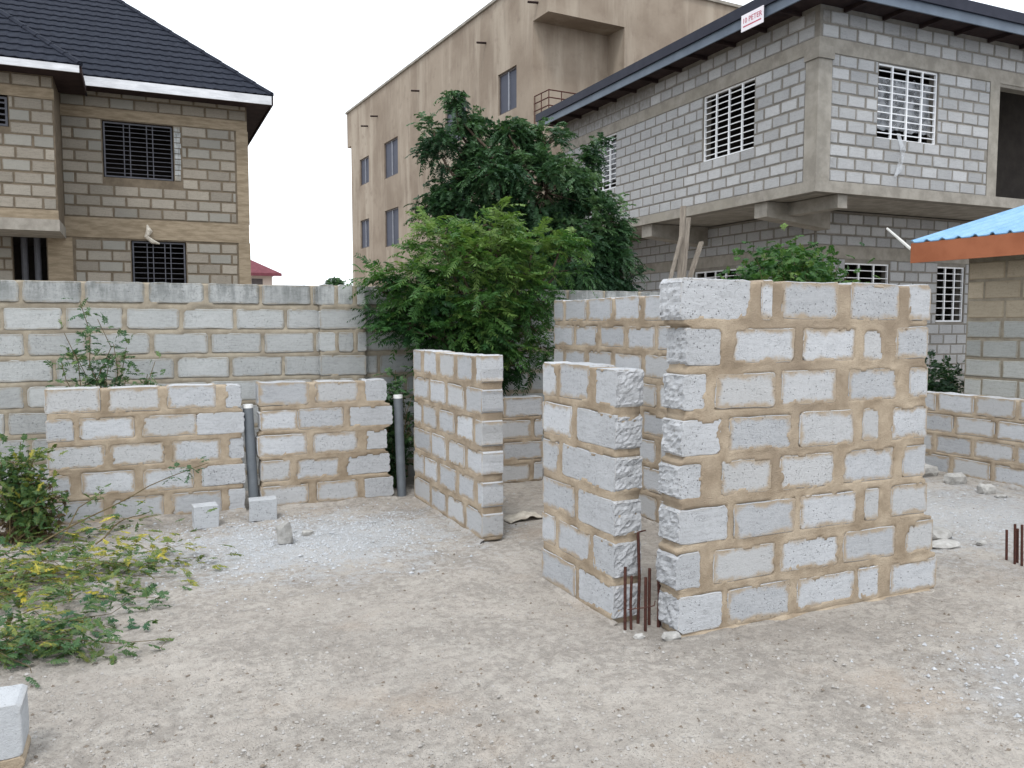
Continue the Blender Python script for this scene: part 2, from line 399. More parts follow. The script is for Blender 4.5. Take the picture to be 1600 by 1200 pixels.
# ------------------------------------------------------------------ ground
def _ground_mat():
    t = NT('sandy_building_ground'); P = t.geo.outputs['Position']; p = t.sep(P)
    a = t.noise(0.7, 6, 0.62); b = t.noise(3.6, 6, 0.66); c_ = t.noise(17, 5, 0.7); f = t.noise(95, 4, 0.72)
    c = t.mix(t.smooth(a, 0.34, 0.64), (0.335, 0.303, 0.268), (0.44, 0.40, 0.355))
    c = t.mix(t.math('MULTIPLY', t.smooth(b, 0.42, 0.68), 0.75), c, (0.455, 0.42, 0.375))
    c = t.mix(t.math('MULTIPLY', t.smooth(t.math('ADD', t.math('MULTIPLY', c_, 0.6), t.math('MULTIPLY', t.noise(1.3, 5, 0.72), 0.5)), 0.50, 0.64), 0.56), c, (0.225, 0.205, 0.182))
    e = t.noise(1.15, 4, 0.6, t.map(P, (1, 1, 1), (7, 3, 0)))
    c = t.mix(t.math('MULTIPLY', t.smooth(e, 0.56, 0.72), 0.4), c, (0.40, 0.32, 0.25))       # ochre sand spills
    g2 = t.noise(33, 5, 0.75)
    c = t.mix(t.math('MULTIPLY', t.smooth(g2, 0.52, 0.70), 0.36), c, (0.49, 0.46, 0.425))
    c = t.mix(t.math('MULTIPLY', t.math('SUBTRACT', 1.0, t.smooth(g2, 0.33, 0.46)), 0.4), c, (0.20, 0.183, 0.167))
    # pale grey quarry dust in drifts
    def drift(cx, cy, rx, ry, amt):
        dx = t.math('DIVIDE', t.math('SUBTRACT', p[0], cx), rx); dy = t.math('DIVIDE', t.math('SUBTRACT', p[1], cy), ry)
        d = t.math('SQRT', t.math('ADD', t.math('MULTIPLY', dx, dx), t.math('MULTIPLY', dy, dy)))
        d = t.math('ADD', d, t.math('MULTIPLY', t.math('SUBTRACT', t.math('ADD', b, c_), 1.0), 2.6))
        return t.math('MULTIPLY', t.math('SUBTRACT', 1.0, t.smooth(d, 0.2, 1.3)), amt)
    for args in ((1.2, 6.45, 1.35, 0.95, 0.75), (4.2, 2.4, 0.8, 0.5, 0.35), (6.6, 5.1, 1.9, 1.4, 0.6)):
        c = t.mix(drift(*args), c, t.mix(f, (0.38, 0.395, 0.41), (0.50, 0.515, 0.53)))
    v = t.voro(130); sp = t.math('SUBTRACT', 1.0, t.smooth(v.outputs['Distance'], 0.08, 0.34))
    sr = t.sep(v.outputs['Color'])[0]
    c = t.mix(t.math('MULTIPLY', sp, t.math('GREATER_THAN', sr, 0.84)), c, (0.53, 0.52, 0.50))
    c = t.mix(t.math('MULTIPLY', sp, t.math('LESS_THAN', sr, 0.16)), c, (0.12, 0.11, 0.10))
    h = t.math('ADD', t.math('MULTIPLY', c_, 0.5), t.math('MULTIPLY', f, 0.35))
    h = t.math('ADD', h, t.math('ADD', t.math('MULTIPLY', sp, 0.25), t.math('MULTIPLY', g2, 0.6)))
    return t.done(c, 0.97, t.bump(h, 0.9, 0.03), 0.06)
M['ground'] = _ground_mat()

def ground_z(x, y):
    z = 0.020 * nz(x * 0.5, y * 0.5, 1.3) + 0.010 * nz(x * 1.7, y * 1.7, 5.1) + 0.012 * nz(x * 4, y * 4, 2.2) + 0.011 * nz(x * 10, y * 12, 8.2) + 0.006 * nz(x * 19, y * 23, 3.1)
    return z

def axis(dense0, dense1, step, lo, hi):
    a = list(np.arange(dense0, dense1 + 1e-6, step))
    s = step; x = dense1
    while x < hi: s *= 1.35; x += s; a.append(x)
    s = step; x = dense0
    while x > lo: s *= 1.35; x -= s; a.insert(0, x)
    return np.array(a)
gx, gy = axis(-1.6, 6.6, 0.028, -900, 900), axis(1.6, 8.7, 0.028, -400, 1500)
gv = np.zeros((len(gy), len(gx), 3), np.float32)
for j, y in enumerate(gy):
    for i, x in enumerate(gx):
        far = abs(x) > 30 or abs(y) > 40
        gv[j, i] = (x, y, 0.0 if far else ground_z(x, y))
rgp = np.random.default_rng(12)                       # trodden prints in the loose sand
for _ in range(150):
    fx, fy = rgp.uniform(-1.2, 6.2), rgp.uniform(1.9, 7.5); an = rgp.uniform(0, 6.28); dp = rgp.uniform(0.006, 0.014)
    for off, la, lb_ in ((0.0, 0.085, 0.045), (-0.13, 0.045, 0.035)):
        cx, cy = fx + off * math.cos(an), fy + off * math.sin(an)
        i0, i1 = np.searchsorted(gx, [cx - .2, cx + .2]); j0, j1 = np.searchsorted(gy, [cy - .2, cy + .2])
        sub = gv[j0:j1, i0:i1]
        ux = (sub[..., 0] - cx) * math.cos(an) + (sub[..., 1] - cy) * math.sin(an); uy = -(sub[..., 0] - cx) * math.sin(an) + (sub[..., 1] - cy) * math.cos(an)
        q_ = np.sqrt((ux / la) ** 2 + (uy / lb_) ** 2)
        sub[..., 2] += np.where(q_ < 1, -dp * (1 - q_ ** 4), 0.35 * dp * np.clip(1.6 - q_, 0, 0.6))
nxg, nyg = len(gx), len(gy)
ii, jj = np.meshgrid(np.arange(nxg - 1), np.arange(nyg - 1))
q0 = (jj * nxg + ii).ravel()
ground = obj('ground', mesh_quads('ground', gv.reshape(-1, 3), np.stack([q0, q0 + 1, q0 + 1 + nxg, q0 + nxg], 1)), M['ground'], smooth=True)
tag(ground, 'sandy bare building plot ground with pale gravel drifts', kind='structure')

# ------------------------------------------------------------------ blocks and walls
def block_mesh(L, H, T, seed, proud=0.006, rough=(False, False), chip=0.011):
    rg = random.Random(seed)
    hx, hz = L / 2, H / 2
    pts = []
    cut = [min(0.35 * min(L, H), chip * (2.2 if rg.random() < 0.25 else 1.0) * rg.uniform(0.6, 1.2)) for _ in range(4)]
    def side(ax, ay, bx, by, n):
        for k in range(n):
            f = (k + 0.5) / n
            pts.append([ax + (bx - ax) * f, ay + (by - ay) * f])
    nl, ns = max(2, int(L / 0.085)), (11 if rough[0] or rough[1] else 3)
    c = cut
    pts.append([-hx + c[0], -hz]); side(-hx + c[0], -hz, hx - c[1], -hz, nl); pts.append([hx - c[1], -hz])
    pts.append([hx, -hz + c[1]]); side(hx, -hz + c[1], hx, hz - c[2], ns); pts.append([hx, hz - c[2]])
    pts.append([hx - c[2], hz]); side(hx - c[2], hz, -hx + c[3], hz, nl); pts.append([-hx + c[3], hz])
    pts.append([-hx, hz - c[3]]); side(-hx, hz - c[3], -hx, -hz + c[0], ns); pts.append([-hx, -hz + c[0]])
    n = len(pts)
    jit = [(rg.uniform(0, 0.008), rg.uniform(0, 0.008)) for _ in pts]
    any_rough = rough[0] or rough[1]
    ys = [-proud + 0.004] + ([T * f for f in (0.08, 0.18, 0.29, 0.4, 0.51, 0.62, 0.73, 0.84, 0.93)] if any_rough else []) + [T + proud - 0.004]
    rings = []
    def ring(inset, y, k):
        out = []
        for (x, z), (jx, jz) in zip(pts, jit):
            sx, sz = (1 - (inset + jx) / hx), (1 - (inset + jz) / hz)
            X, Z = x * sx, z * sz
            if (rough[0] and x < -hx + 0.05) or (rough[1] and x > hx - 0.05): X = x + rg.uniform(-.004, .004) * (1 if k else 0.5)
            if rough[0] and x < -hx + 0.05: X += 0.012 * (nz(seed * 3.1 + y * 16, z * 24, 3.3) + 0.5) + 0.006 * nz(seed + y * 50, z * 60, 1.3) + rg.uniform(-.002, .003)
            if rough[1] and x > hx - 0.05: X -= 0.012 * (nz(seed * 2.3 + y * 16, z * 24, 7.3) + 0.5) + 0.006 * nz(seed + y * 50, z * 60, 4.3) + rg.uniform(-.002, .003)
            out.append((X, y, Z))
        return out
    rings.append(ring(0.004, -proud, 0))
    for y in ys: rings.append(ring(0.0, y, 1))
    rings.append(ring(0.004, T + proud, 0))
    v = [p for r_ in rings for p in r_]
    f = [tuple(range(n))]
    for a in range(len(rings) - 1):
        for k in range(n):
            f.append((a * n + k, (a + 1) * n + k, (a + 1) * n + (k + 1) % n, a * n + (k + 1) % n))
    f.append(tuple((len(rings) - 1) * n + k for k in range(n))[::-1])
    me = mesh_np('block', v, f)
    return me

def build_wall(name, label, cat, group, origin, rz, T, courses, ch, mats, step=0.018, joint=0.036, z0=0.0, rough_ends=(False, False), share=None, ends=None, zjit=0.005, proud=0.005, smear=0.03):
    """courses: bottom to top, each a list of (u0,u1) block extents along the wall"""
    t = thing(name, label, cat, origin, rz, group)
    rg = random.Random(hash(label) % 9999 if False else len(label) * 31 + len(courses))
    rects, byc = [], []
    for k, cs in enumerate(courses):
        zb = z0 + k * ch + joint * 0.55; zt = z0 + (k + 1) * ch - joint * 0.45
        if k == len(courses) - 1: zt = z0 + (k + 1) * ch
        row = []
        for i, (a, b) in enumerate(cs):
            za, zc = zb + rg.uniform(-zjit, zjit), zt + rg.uniform(-zjit, zjit)
            row.append((a, b, za, zc))
            L, H = b - a, zc - za
            rgh = (rough_ends[0] and i == 0, rough_ends[1] and i == len(cs) - 1)
            seed = rg.randint(0, 9999)
            if share is not None and not any(rgh):
                key = (round(L, 2), seed % 5)
                if key not in share:
                    share[key] = block_mesh(round(L, 2), ch - joint, T, seed, proud)
                    share[key].materials.append(mats[0])
                me = share[key]
            else:
                me = block_mesh(L, H, T, seed, proud, rgh)
            o = obj('block', me, M['block_torn'] if any(rgh) else mats[0], t, ((a + b) / 2, rg.uniform(-0.003, 0.003), (za + zc) / 2))
            o.rotation_euler = (rg.uniform(-.006, .006), rg.uniform(-.008, .008), rg.uniform(-.006, .006))
        byc.append(row)
    # mortar bed as one closed relief: flush in the joints, smeared over block edges, hollow behind each block
    nk = len(courses); Ht = nk * ch
    nv = max(4, int(Ht / step))
    ue = ends or [(min(c[0] for c in cs) + (0.0), max(c[1] for c in cs)) for cs in courses]
    Lm = max(e[1] for e in ue) - min(e[0] for e in ue)
    nu = max(4, int(Lm / step))
    sx = origin[0] * 3.7 + origin[1] * 1.9
    fr, bk = [], []
    for j in range(nv + 1):
        zl = Ht * j / nv
        k = min(nk - 1, int(zl / ch))
        a0, a1 = ue[k]
        if rough_ends[0]: a0 += 0.006 + 0.02 * nz(zl * 20, sx, 1)
        if rough_ends[1]: a1 -= 0.006 + 0.02 * nz(zl * 20, sx, 5)
        a0 += 0.015; a1 -= 0.015
        zz = z0 + zl - (0.013 if j == nv else 0)
        near = [r_ for kk in (k - 1, k, k + 1) if 0 <= kk < nk for r_ in byc[kk]]
        for i in range(nu + 1):
            u = a0 + (a1 - a0) * i / nu
            sd = -9.0
            for (ra, rb, za, zb) in near:
                s_ = min(u - ra, rb - u, zz - za, zb - zz)
                if s_ > sd: sd = s_
            n1 = nz(u * 7 + sx, zz * 7, 0.7); n2 = nz(u * 26 + sx, zz * 26, 2.7)
            cover = smear * (0.25 + 1.3 * n1 + 0.45 * n2)
            if sd > cover:
                d = -0.003 if sd < 0.010 else 0.016
            elif sd > 0:
                d = -(proud + 0.0012) - 0.0015 * n2
            else:
                d = -0.004 + 0.004 * n1 + 0.003 * n2
            if j in (0, nv) or i in (0, nu): d = max(d, 0.006)
            fr.append((u, d, zz)); bk.append((u, T - d, zz))
    W, N = nu + 1, (nu + 1) * (nv + 1)
    ii, jj = np.meshgrid(np.arange(nu), np.arange(nv)); q = (jj * W + ii).ravel()
    F1 = np.stack([q, q + 1, q + 1 + W, q + W], 1); F2 = np.stack([q, q + W, q + 1 + W, q + 1], 1) + N
    ring = [i for i in range(W)] + [j * W + nu for j in range(1, nv + 1)] + [nv * W + i for i in range(nu - 1, -1, -1)] + [j * W for j in range(nv - 1, 0, -1)]
    ring = np.array(ring); nxt = np.roll(ring, -1)
    F3 = np.stack([nxt, ring, ring + N, nxt + N], 1)
    me = mesh_quads('mortar', np.array(fr + bk), np.concatenate([F1, F2, F3]))
    obj('mortar', me, mats[1], t)
    return t

def bond(u0, u1, n, L=0.45, j=0.03, off=0.0, rg=random):
    """running bond courses between u0 and u1"""
    out = []
    for k in range(n):
        cs = []; u = u0
        first = (L * (0.5 if k % 2 else 1.0) + off) % (L + j)
        if first < 0.09: first = L * 0.5
        w = first
        while u < u1 - 0.02:
            b = min(u + w, u1)
            if u1 - b < 0.07: b = u1
            if b - u > 0.06: cs.append((u, b))
            u = b + j * rg.uniform(0.7, 1.3); w = L + rg.uniform(-0.015, 0.015)
        out.append(cs)
    return out

NEW = (M['block'], M['mortar'])
T_W = 0.17
CH = 0.245
def from_px(rows, ox, oy, sc, conv):
    """rows: list top to bottom of (zoom_y, [(x0,x1),...]) -> courses bottom to top in wall coordinates"""
    out = []
    for zy, cs in rows:
        out.append([(conv(ox + a / sc, oy + zy / sc), conv(ox + b / sc, oy + zy / sc)) for a, b in cs])
    return out[::-1]
def pad(courses, d=0.006): return [[(a - d, b + d) for a, b in cs] for cs in courses]

# front wall, eight courses
FX0 = 2.50
f_rows = [(160, [(150, 525), (590, 645), (700, 1005), (1075, 1335), (1390, 1505)]),
          (400, [(185, 365), (435, 765), (820, 1095), (1145, 1250), (1320, 1490)]),
          (670, [(165, 285), (340, 660), (700, 990), (1065, 1320), (1395, 1490)]),
          (890, [(160, 365), (415, 745), (795, 1085), (1140, 1220), (1300, 1485)])]
f_rows2 = [(150, [(140, 260), (375, 640), (690, 980), (1035, 1300), (1355, 1475)]),
           (400, [(140, 400), (440, 765), (800, 1095), (1145, 1218), (1290, 1480)]),
           (650, [(125, 250), (330, 655), (690, 1000), (1030, 1305), (1370, 1510)]),
           (880, [(140, 370), (405, 740), (780, 1085), (1110, 1215), (1285, 1530)])]
conv = lambda x, y: float(onY(x, y, 3.6)[0]) - FX0
fc = from_px(f_rows2, 1020, 700, 3.478, conv) + from_px(f_rows, 1020, 420, 3.478, conv)
fc = pad(fc, 0.008)
right_u = 4.50 - FX0
wall_front = build_wall('block_wall', 'tallest new grey block wall with rough broken left end behind rebar', 'block wall', 'unplastered block walls of the new building',
                        (FX0, 3.6, 0), 0, 0.18, fc, CH, NEW, step=0.0135, joint=0.040, rough_ends=(True, False), smear=0.036)

# wall left of the rebar (near piece of the side wall)
def convX(far, X): return lambda x, y: far - float(onX(x, y, X)[1])
d_rows = [(110, [(25, 75), (92, 210), (240, 320)]), (310, [(28, 140), (165, 322)]), (460, [(25, 85), (105, 316)]),
          (650, [(28, 150), (170, 322)]), (810, [(28, 72), (90, 215), (232, 318)]), (960, [(30, 155), (172, 320)])]
dc = pad(from_px(d_rows, 840, 550, 2.609, convX(4.84, 2.42)), 0.010)
for cs in dc:
    cs[0] = (0.0, cs[0][1]); cs[-1] = (cs[-1][0], 0.93)
wall_d = build_wall('block_wall', 'short six course block wall with torn end left of the tall rebar', 'block wall', 'unplastered block walls of the new building',
                    (2.42, 4.84, 0), R(-90), T_W, dc, CH, NEW, step=0.0135, joint=0.040, rough_ends=(False, True), smear=0.036)
m_rows = [(120, [(75, 105), (123, 195), (215, 295), (318, 405), (432, 490)]), (320, [(80, 150), (163, 248), (264, 355), (372, 492)]),
          (460, [(75, 110), (122, 195), (215, 300), (318, 410), (428, 490)]), (620, [(82, 160), (172, 250), (270, 360), (380, 490)]),
          (780, [(82, 120), (130, 200), (220, 310), (330, 415), (440, 490)]), (950, [(80, 160), (170, 250), (265, 355), (372, 490)])]
mc = pad(from_px(m_rows, 630, 540, 3.75, convX(7.66, 2.42)), 0.012)
for cs in mc:
    cs[0] = (0.0, cs[0][1]); cs[-1] = (cs[-1][0], 1.78)
wall_m = build_wall('block_wall', 'six course block wall receding beside the doorway gap with clean squared end', 'block wall', 'unplastered block walls of the new building',
                    (2.42, 7.66, 0), R(-90), T_W, mc, CH, NEW, step=0.0145, joint=0.040, smear=0.034)
# tall cross wall behind
rgE = random.Random(5)
ec = bond(0.0, 3.84, 8, 0.43, 0.05, 0.0, rgE)
wall_e = build_wall('block_wall', 'long eight course block wall running back behind the tallest wall', 'block wall', 'unplastered block walls of the new building',
                    (3.98, 7.70, 0), R(-90), T_W, ec, CH, NEW, step=0.02, joint=0.044, smear=0.036)
# low wall in two pieces with pipe slots
l_rows = [(150, [(125, 515), (570, 930), (985, 1320), (1390, 1495)]), (340, [(140, 330), (375, 755), (810, 1185), (1190, 1520)]),
          (540, [(150, 550), (590, 960), (1020, 1355), (1415, 1515)]), (730, [(165, 310), (390, 760), (820, 1165), (1225, 1525)]),
          (930, [(165, 540), (600, 960), (1020, 1360), (1415, 1525)])]
LX0 = -0.74
lc = pad(from_px(l_rows, 40, 590, 4.444, lambda x, y: float(onY(x, y, 7.75)[0]) - LX0), 0.006)
for cs in lc: cs[0] = (0.0, cs[0][1])
wall_l1 = build_wall('block_wall', 'low five course block wall behind the creeping plants left of the first grey pipe', 'block wall', 'unplastered block walls of the new building',
                     (LX0, 7.75, 0), 0, T_W, lc, 0.235, NEW, step=0.017, joint=0.038, rough_ends=(False, True), smear=0.034)
l2_rows = [(150, [(165, 560), (615, 945), (1005, 1170)]), (360, [(180, 470), (478, 830), (885, 1215)]), (570, [(165, 545), (600, 940), (1015, 1170)]),
           (770, [(190, 420), (470, 800), (860, 1195)]), (980, [(190, 560), (630, 945), (1000, 1222)])]
L2X0 = 0.955
l2c = pad(from_px(l2_rows, 370, 580, 5.0, lambda x, y: float(onY(x, y, 7.75)[0]) - L2X0), 0.006)
wall_l2 = build_wall('block_wall', 'low five course block wall between the two upright grey pipes', 'block wall', 'unplastered block walls of the new building',
                     (L2X0, 7.75, 0), 0, T_W, l2c, 0.235, NEW, step=0.017, joint=0.038, rough_ends=(False, True), smear=0.034)
# back wall seen through the doorway
gc = bond(0.0, 1.36, 4, 0.45, 0.04, 0.12, random.Random(3))
wall_g = build_wall('block_wall', 'low four course block wall seen through the doorway gap', 'block wall', 'unplastered block walls of the new building',
                    (2.61, 7.93, 0), 0, T_W, gc, 0.233, NEW, step=0.02, joint=0.038, smear=0.03)
# right hand low wall
rc = bond(0.0, 4.2, 4, 0.45, 0.035, 0.18, random.Random(8))
wall_r = build_wall('block_wall', 'low four course block wall in front of the blue roofed gatehouse', 'block wall', 'unplastered block walls of the new building',
                    (8.3, 7.9, 0), R(-90), T_W, rc, 0.232, NEW, step=0.02, joint=0.034, smear=0.024)

# ------------------------------------------------------------------ perimeter wall with pier
PT, PCH = 2.125, 0.2425
PX0 = -2.9
jt = [[-0.98, -0.47, 0.073, 0.613, 1.133, 1.649], None, None, None]
jpx = [[32, 130, 229, 322, 407, 487], [2, 100, 195, 282, 367, 446], [40, 137, 237, 328, 411, 492], [-12, 85, 185, 274, 360, 443]]
jy = [453, 490, 530, 568]
per = []
for k in range(9):                       # top to bottom
    xs = [float(onY(x, jy[k % 4], 8.7)[0]) for x in jpx[k % 4]]
    left = [xs[0] - 0.505 * n for n in range(6, 0, -1)]
    xs = [x for x in left + xs if x > PX0 + 0.1]
    while xs[-1] < 7.7: xs.append(xs[-1] + 0.505 * (1 if xs[-1] > 1.6 else 1))
    xs = [PX0] + [x for x in xs if x < 7.75] + [7.9]
    per.append([(a - PX0 + 0.014, b - PX0 - 0.014) for a, b in zip(xs[:-1], xs[1:]) if b - a > 0.08])
per = per[::-1]
PZ0 = PT - 9 * PCH
share_p = {}
wall_p = build_wall('boundary_wall', 'long weathered grey block boundary wall with black stained top course', 'boundary wall', None,
                    (PX0, 8.7, 0), 0, 0.2, per, PCH, (M['block_old'], M['mortar_old']), step=0.034, joint=0.040, z0=PZ0, share=share_p, proud=0.008, smear=0.018)
pier = []
for k in range(9):
    pier.append([(0.0, 0.50)] if k % 2 else [(0.0, 0.17), (0.2, 0.36), (0.40, 0.50)])
pier_t = build_wall('wall_pier', 'projecting block pier on the boundary wall beside the leafy bush', 'pier', None,
                    (1.70, 8.60, 0), 0, 0.085, pier, PCH, (M['block_old'], M['mortar_old']), step=0.03, joint=0.034, z0=PZ0, proud=0.006, smear=0.018)

# ------------------------------------------------------------------ facade helper for the houses
def facade_mesh(L, z0, z1, opens, t, x0=0.0):
    us = sorted({x0, x0 + L, *[o[0] for o in opens], *[o[1] for o in opens]})
    zs = sorted({z0, z1, *[o[2] for o in opens], *[o[3] for o in opens]})
    us = [u for u in us if x0 - 1e-6 <= u <= x0 + L + 1e-6]; zs = [z for z in zs if z0 - 1e-6 <= z <= z1 + 1e-6]
    nu_, nz_ = len(us) - 1, len(zs) - 1
    def solid(i, j):
        if i < 0 or j < 0 or i >= nu_ or j >= nz_: return False
        cu, cz = (us[i] + us[i + 1]) / 2, (zs[j] + zs[j + 1]) / 2
        return not any(o[0] < cu < o[1] and o[2] < cz < o[3] for o in opens)
    mb = MB()
    for i in range(nu_):
        for j in range(nz_):
            if not solid(i, j): continue
            a, b, c, d = us[i], us[i + 1], zs[j], zs[j + 1]
            mb.add([(a, 0, c), (b, 0, c), (b, 0, d), (a, 0, d)], [(0, 1, 2, 3)])
            mb.add([(a, t, c), (b, t, c), (b, t, d), (a, t, d)], [(3, 2, 1, 0)])
            if not solid(i - 1, j): mb.add([(a, 0, c), (a, 0, d), (a, t, d), (a, t, c)], [(0, 1, 2, 3)])
            if not solid(i + 1, j): mb.add([(b, 0, c), (b, t, c), (b, t, d), (b, 0, d)], [(0, 1, 2, 3)])
            if not solid(i, j - 1): mb.add([(a, 0, c), (a, t, c), (b, t, c), (b, 0, c)], [(0, 1, 2, 3)])
            if not solid(i, j + 1): mb.add([(a, 0, d), (b, 0, d), (b, t, d), (a, t, d)], [(0, 1, 2, 3)])
    me = mb.mesh('wall', fix=False)
    bm = bmesh.new(); bm.from_mesh(me); bmesh.ops.remove_doubles(bm, verts=bm.verts, dist=1e-5); bm.to_mesh(me); bm.free()
    return me

_sb = {}
def small_block(L, H, var, mat, proud=0.012):
    L = round(L * 40) / 40
    key = (L, round(H, 3), var, mat.name)
    if key in _sb: return _sb[key]
    rg = random.Random(hash((L, var)) & 0xffff)
    hx, hz, c = L / 2, H / 2, 0.010
    j = lambda: rg.uniform(-0.005, 0.005)
    fr = [(-hx + c + j(), -proud, -hz + c + j()), (hx - c + j(), -proud, -hz + c + j()), (hx - c + j(), -proud, hz - c + j()), (-hx + c + j(), -proud, hz - c + j())]
    md = [(-hx, -proud + 0.007, -hz), (hx, -proud + 0.007, -hz), (hx, -proud + 0.007, hz), (-hx, -proud + 0.007, hz)]
    bk = [(x, 0.02, z) for x, _, z in md]
    f = [(0, 1, 2, 3)]
    for a in (0, 4):
        for k in range(4): f.append((a + k, a + 4 + k, a + 4 + (k + 1) % 4, a + (k + 1) % 4))
    f.append((11, 10, 9, 8))
    me = mesh_np('block', fr + md + bk, f); me.materials.append(mat)
    _sb[key] = me
    return me

def course_blocks(x0, x1, z0, z1, ch, opens, L=0.45, j=0.034, hj=0.036, seed=1):
    """block rectangles (x, z, len, height) in running bond, cut at openings"""
    rg = random.Random(seed); out = []
    n = int(round((z1 - z0) / ch))
    for k in range(n):
        zb, zt = z0 + k * ch + hj / 2, z0 + (k + 1) * ch - hj / 2
        spans = [(x0, x1)]
        for o in opens:
            if o[3] > zb + 0.03 and o[2] < zt - 0.03:
                spans = [s for a, b in spans for s in ((a, min(b, o[0])), (max(a, o[1]), b)) if s[1] - s[0] > 0.06]
        for a, b in spans:
            u = a + j / 2
            off = ((k % 2) * 0.5 * (L + j) + rg.uniform(-0.04, 0.04) - (a - x0)) % (L + j)
            w = off if off > 0.08 else off + L + j
            w -= j
            while u < b - 0.05:
                e = min(u + w, b - j / 2)
                if b - e < 0.09: e = b - j / 2
                if e - u > 0.05: out.append(((u + e) / 2, (zb + zt) / 2, e - u, zt - zb))
                u = e + j; w = L + rg.uniform(-0.012, 0.012)
    return out

class HouseBlocks:
    """collects the blocks of one house; the 300 largest in view become parts, the rest one stuff part"""
    def __init__(s, root): s.root, s.items = root, []
    def add(s, wall, rects, mat):
        mw = s.matrix(wall)
        for x, z, L, H in rects:
            w = mw @ Vector((x, 0, z))
            v = np.array(w) - _C; d = v.dot(_fw)
            px = 800 + F_PX * v.dot(_rt) / d; py = 600 - F_PX * v.dot(_up) / d
            vis = -40 < px < 1640 and -40 < py < 620
            s.items.append(((L * H / d / d if vis else 0), wall, x, z, L, H, mat))
    def matrix(s, o):
        m = Matrix.LocRotScale(o.location, o.rotation_euler, None)
        return (s.matrix(o.parent) @ m) if o.parent else m
    def flush(s, limit=300):
        s.items.sort(key=lambda i: -i[0])
        for k, (sc_, wall, x, z, L, H, mat) in enumerate(s.items[:limit]):
            o = bpy.data.objects.new('block', small_block(L, H, k % 6, mat)); o.location = (x, random.uniform(-.002, .002), z)
            o.rotation_euler = (0, random.uniform(-.006, .006), 0)
            link(o, wall)
        rest = {}
        for (sc_, wall, x, z, L, H, mat) in s.items[limit:]:
            rest.setdefault(mat.name, []).append((wall, x, z, L, H, mat))
        inv = s.matrix(s.root).inverted()
        for its in rest.values():
            mb = MB()
            for (wall, x, z, L, H, mat) in its:
                me = small_block(L, H, random.randint(0, 5), mat); mm = inv @ s.matrix(wall) @ Matrix.Translation((x, 0, z))
                mb.add([mm @ v.co for v in me.vertices], [tuple(p.vertices) for p in me.polygons])
            tag(mb.build('block_course', its[0][5], s.root), kind='stuff')

def bar_window(parent, x0, x1, z0, z1, y, nv_, nh, mat, double=False, rv=0.014, rh=0.008, frame=0.03):
    """steel burglar bar window: frame + each bar a part of the window"""
    w = MB()
    w.box((x0, y, z0), (x0 + frame, y + 0.04, z1)); w.box((x1 - frame, y, z0), (x1, y + 0.04, z1))
    w.box((x0 + frame, y, z0), (x1 - frame, y + 0.04, z0 + frame)); w.box((x0 + frame, y, z1 - frame), (x1 - frame, y + 0.04, z1))
    win = w.build('window', mat, parent)
    for k in range(1, nv_):
        x = x0 + (x1 - x0) * k / nv_
        for dx in ((-0.06, 0.06) if double else (0,)):
            MB().box((x + dx - rv, y - 0.004, z0 + frame), (x + dx + rv, y + 0.03, z1 - frame)).build('bar', mat, win)
    for k in range(1, nh):
        z = z0 + (z1 - z0) * k / nh
        MB().box((x0 + frame, y + 0.006, z - rh), (x1 - frame, y + 0.024, z + rh)).build('bar', mat, win)
    return win

def tile_slope(mat_w, width, run, rows_len=0.27, wave=0.21, lift=0.020):
    """stone coated tile relief on a slope plane: x along the eave, y up the slope"""
    nx_ = int(width / 0.0525) + 1; nr = int(run / rows_len) + 1
    v, f = [], []
    for r_ in range(nr):
        base = len(v)
        for (yy, h) in ((r_ * rows_len, lift), (r_ * rows_len + 0.02, lift + 0.006), ((r_ + 1) * rows_len, 0.0)):
            for i in range(nx_):
                x = width * i / (nx_ - 1)
                wv = 0.014 * (0.5 + 0.5 * math.cos(2 * math.pi * x / wave)) ** 2
                v.append((x, yy, h + wv))
        for a in range(2):
            for i in range(nx_ - 1):
                f.append((base + a * nx_ + i, base + a * nx_ + i + 1, base + (a + 1) * nx_ + i + 1, base + (a + 1) * nx_ + i))
        if r_ > 0:
            pb = base - nx_
            for i in range(nx_ - 1): f.append((pb + i, pb + i + 1, base + i + 1, base + i))
    me = mesh_np('roof_tiles', v, f)
    return me

def clip_mesh(me, planes):
    bm = bmesh.new(); bm.from_mesh(me)
    for co, no in planes:
        bmesh.ops.bisect_plane(bm, geom=list(bm.verts) + list(bm.edges) + list(bm.faces), plane_co=co, plane_no=no, clear_outer=True)
    bm.to_mesh(me); bm.free()

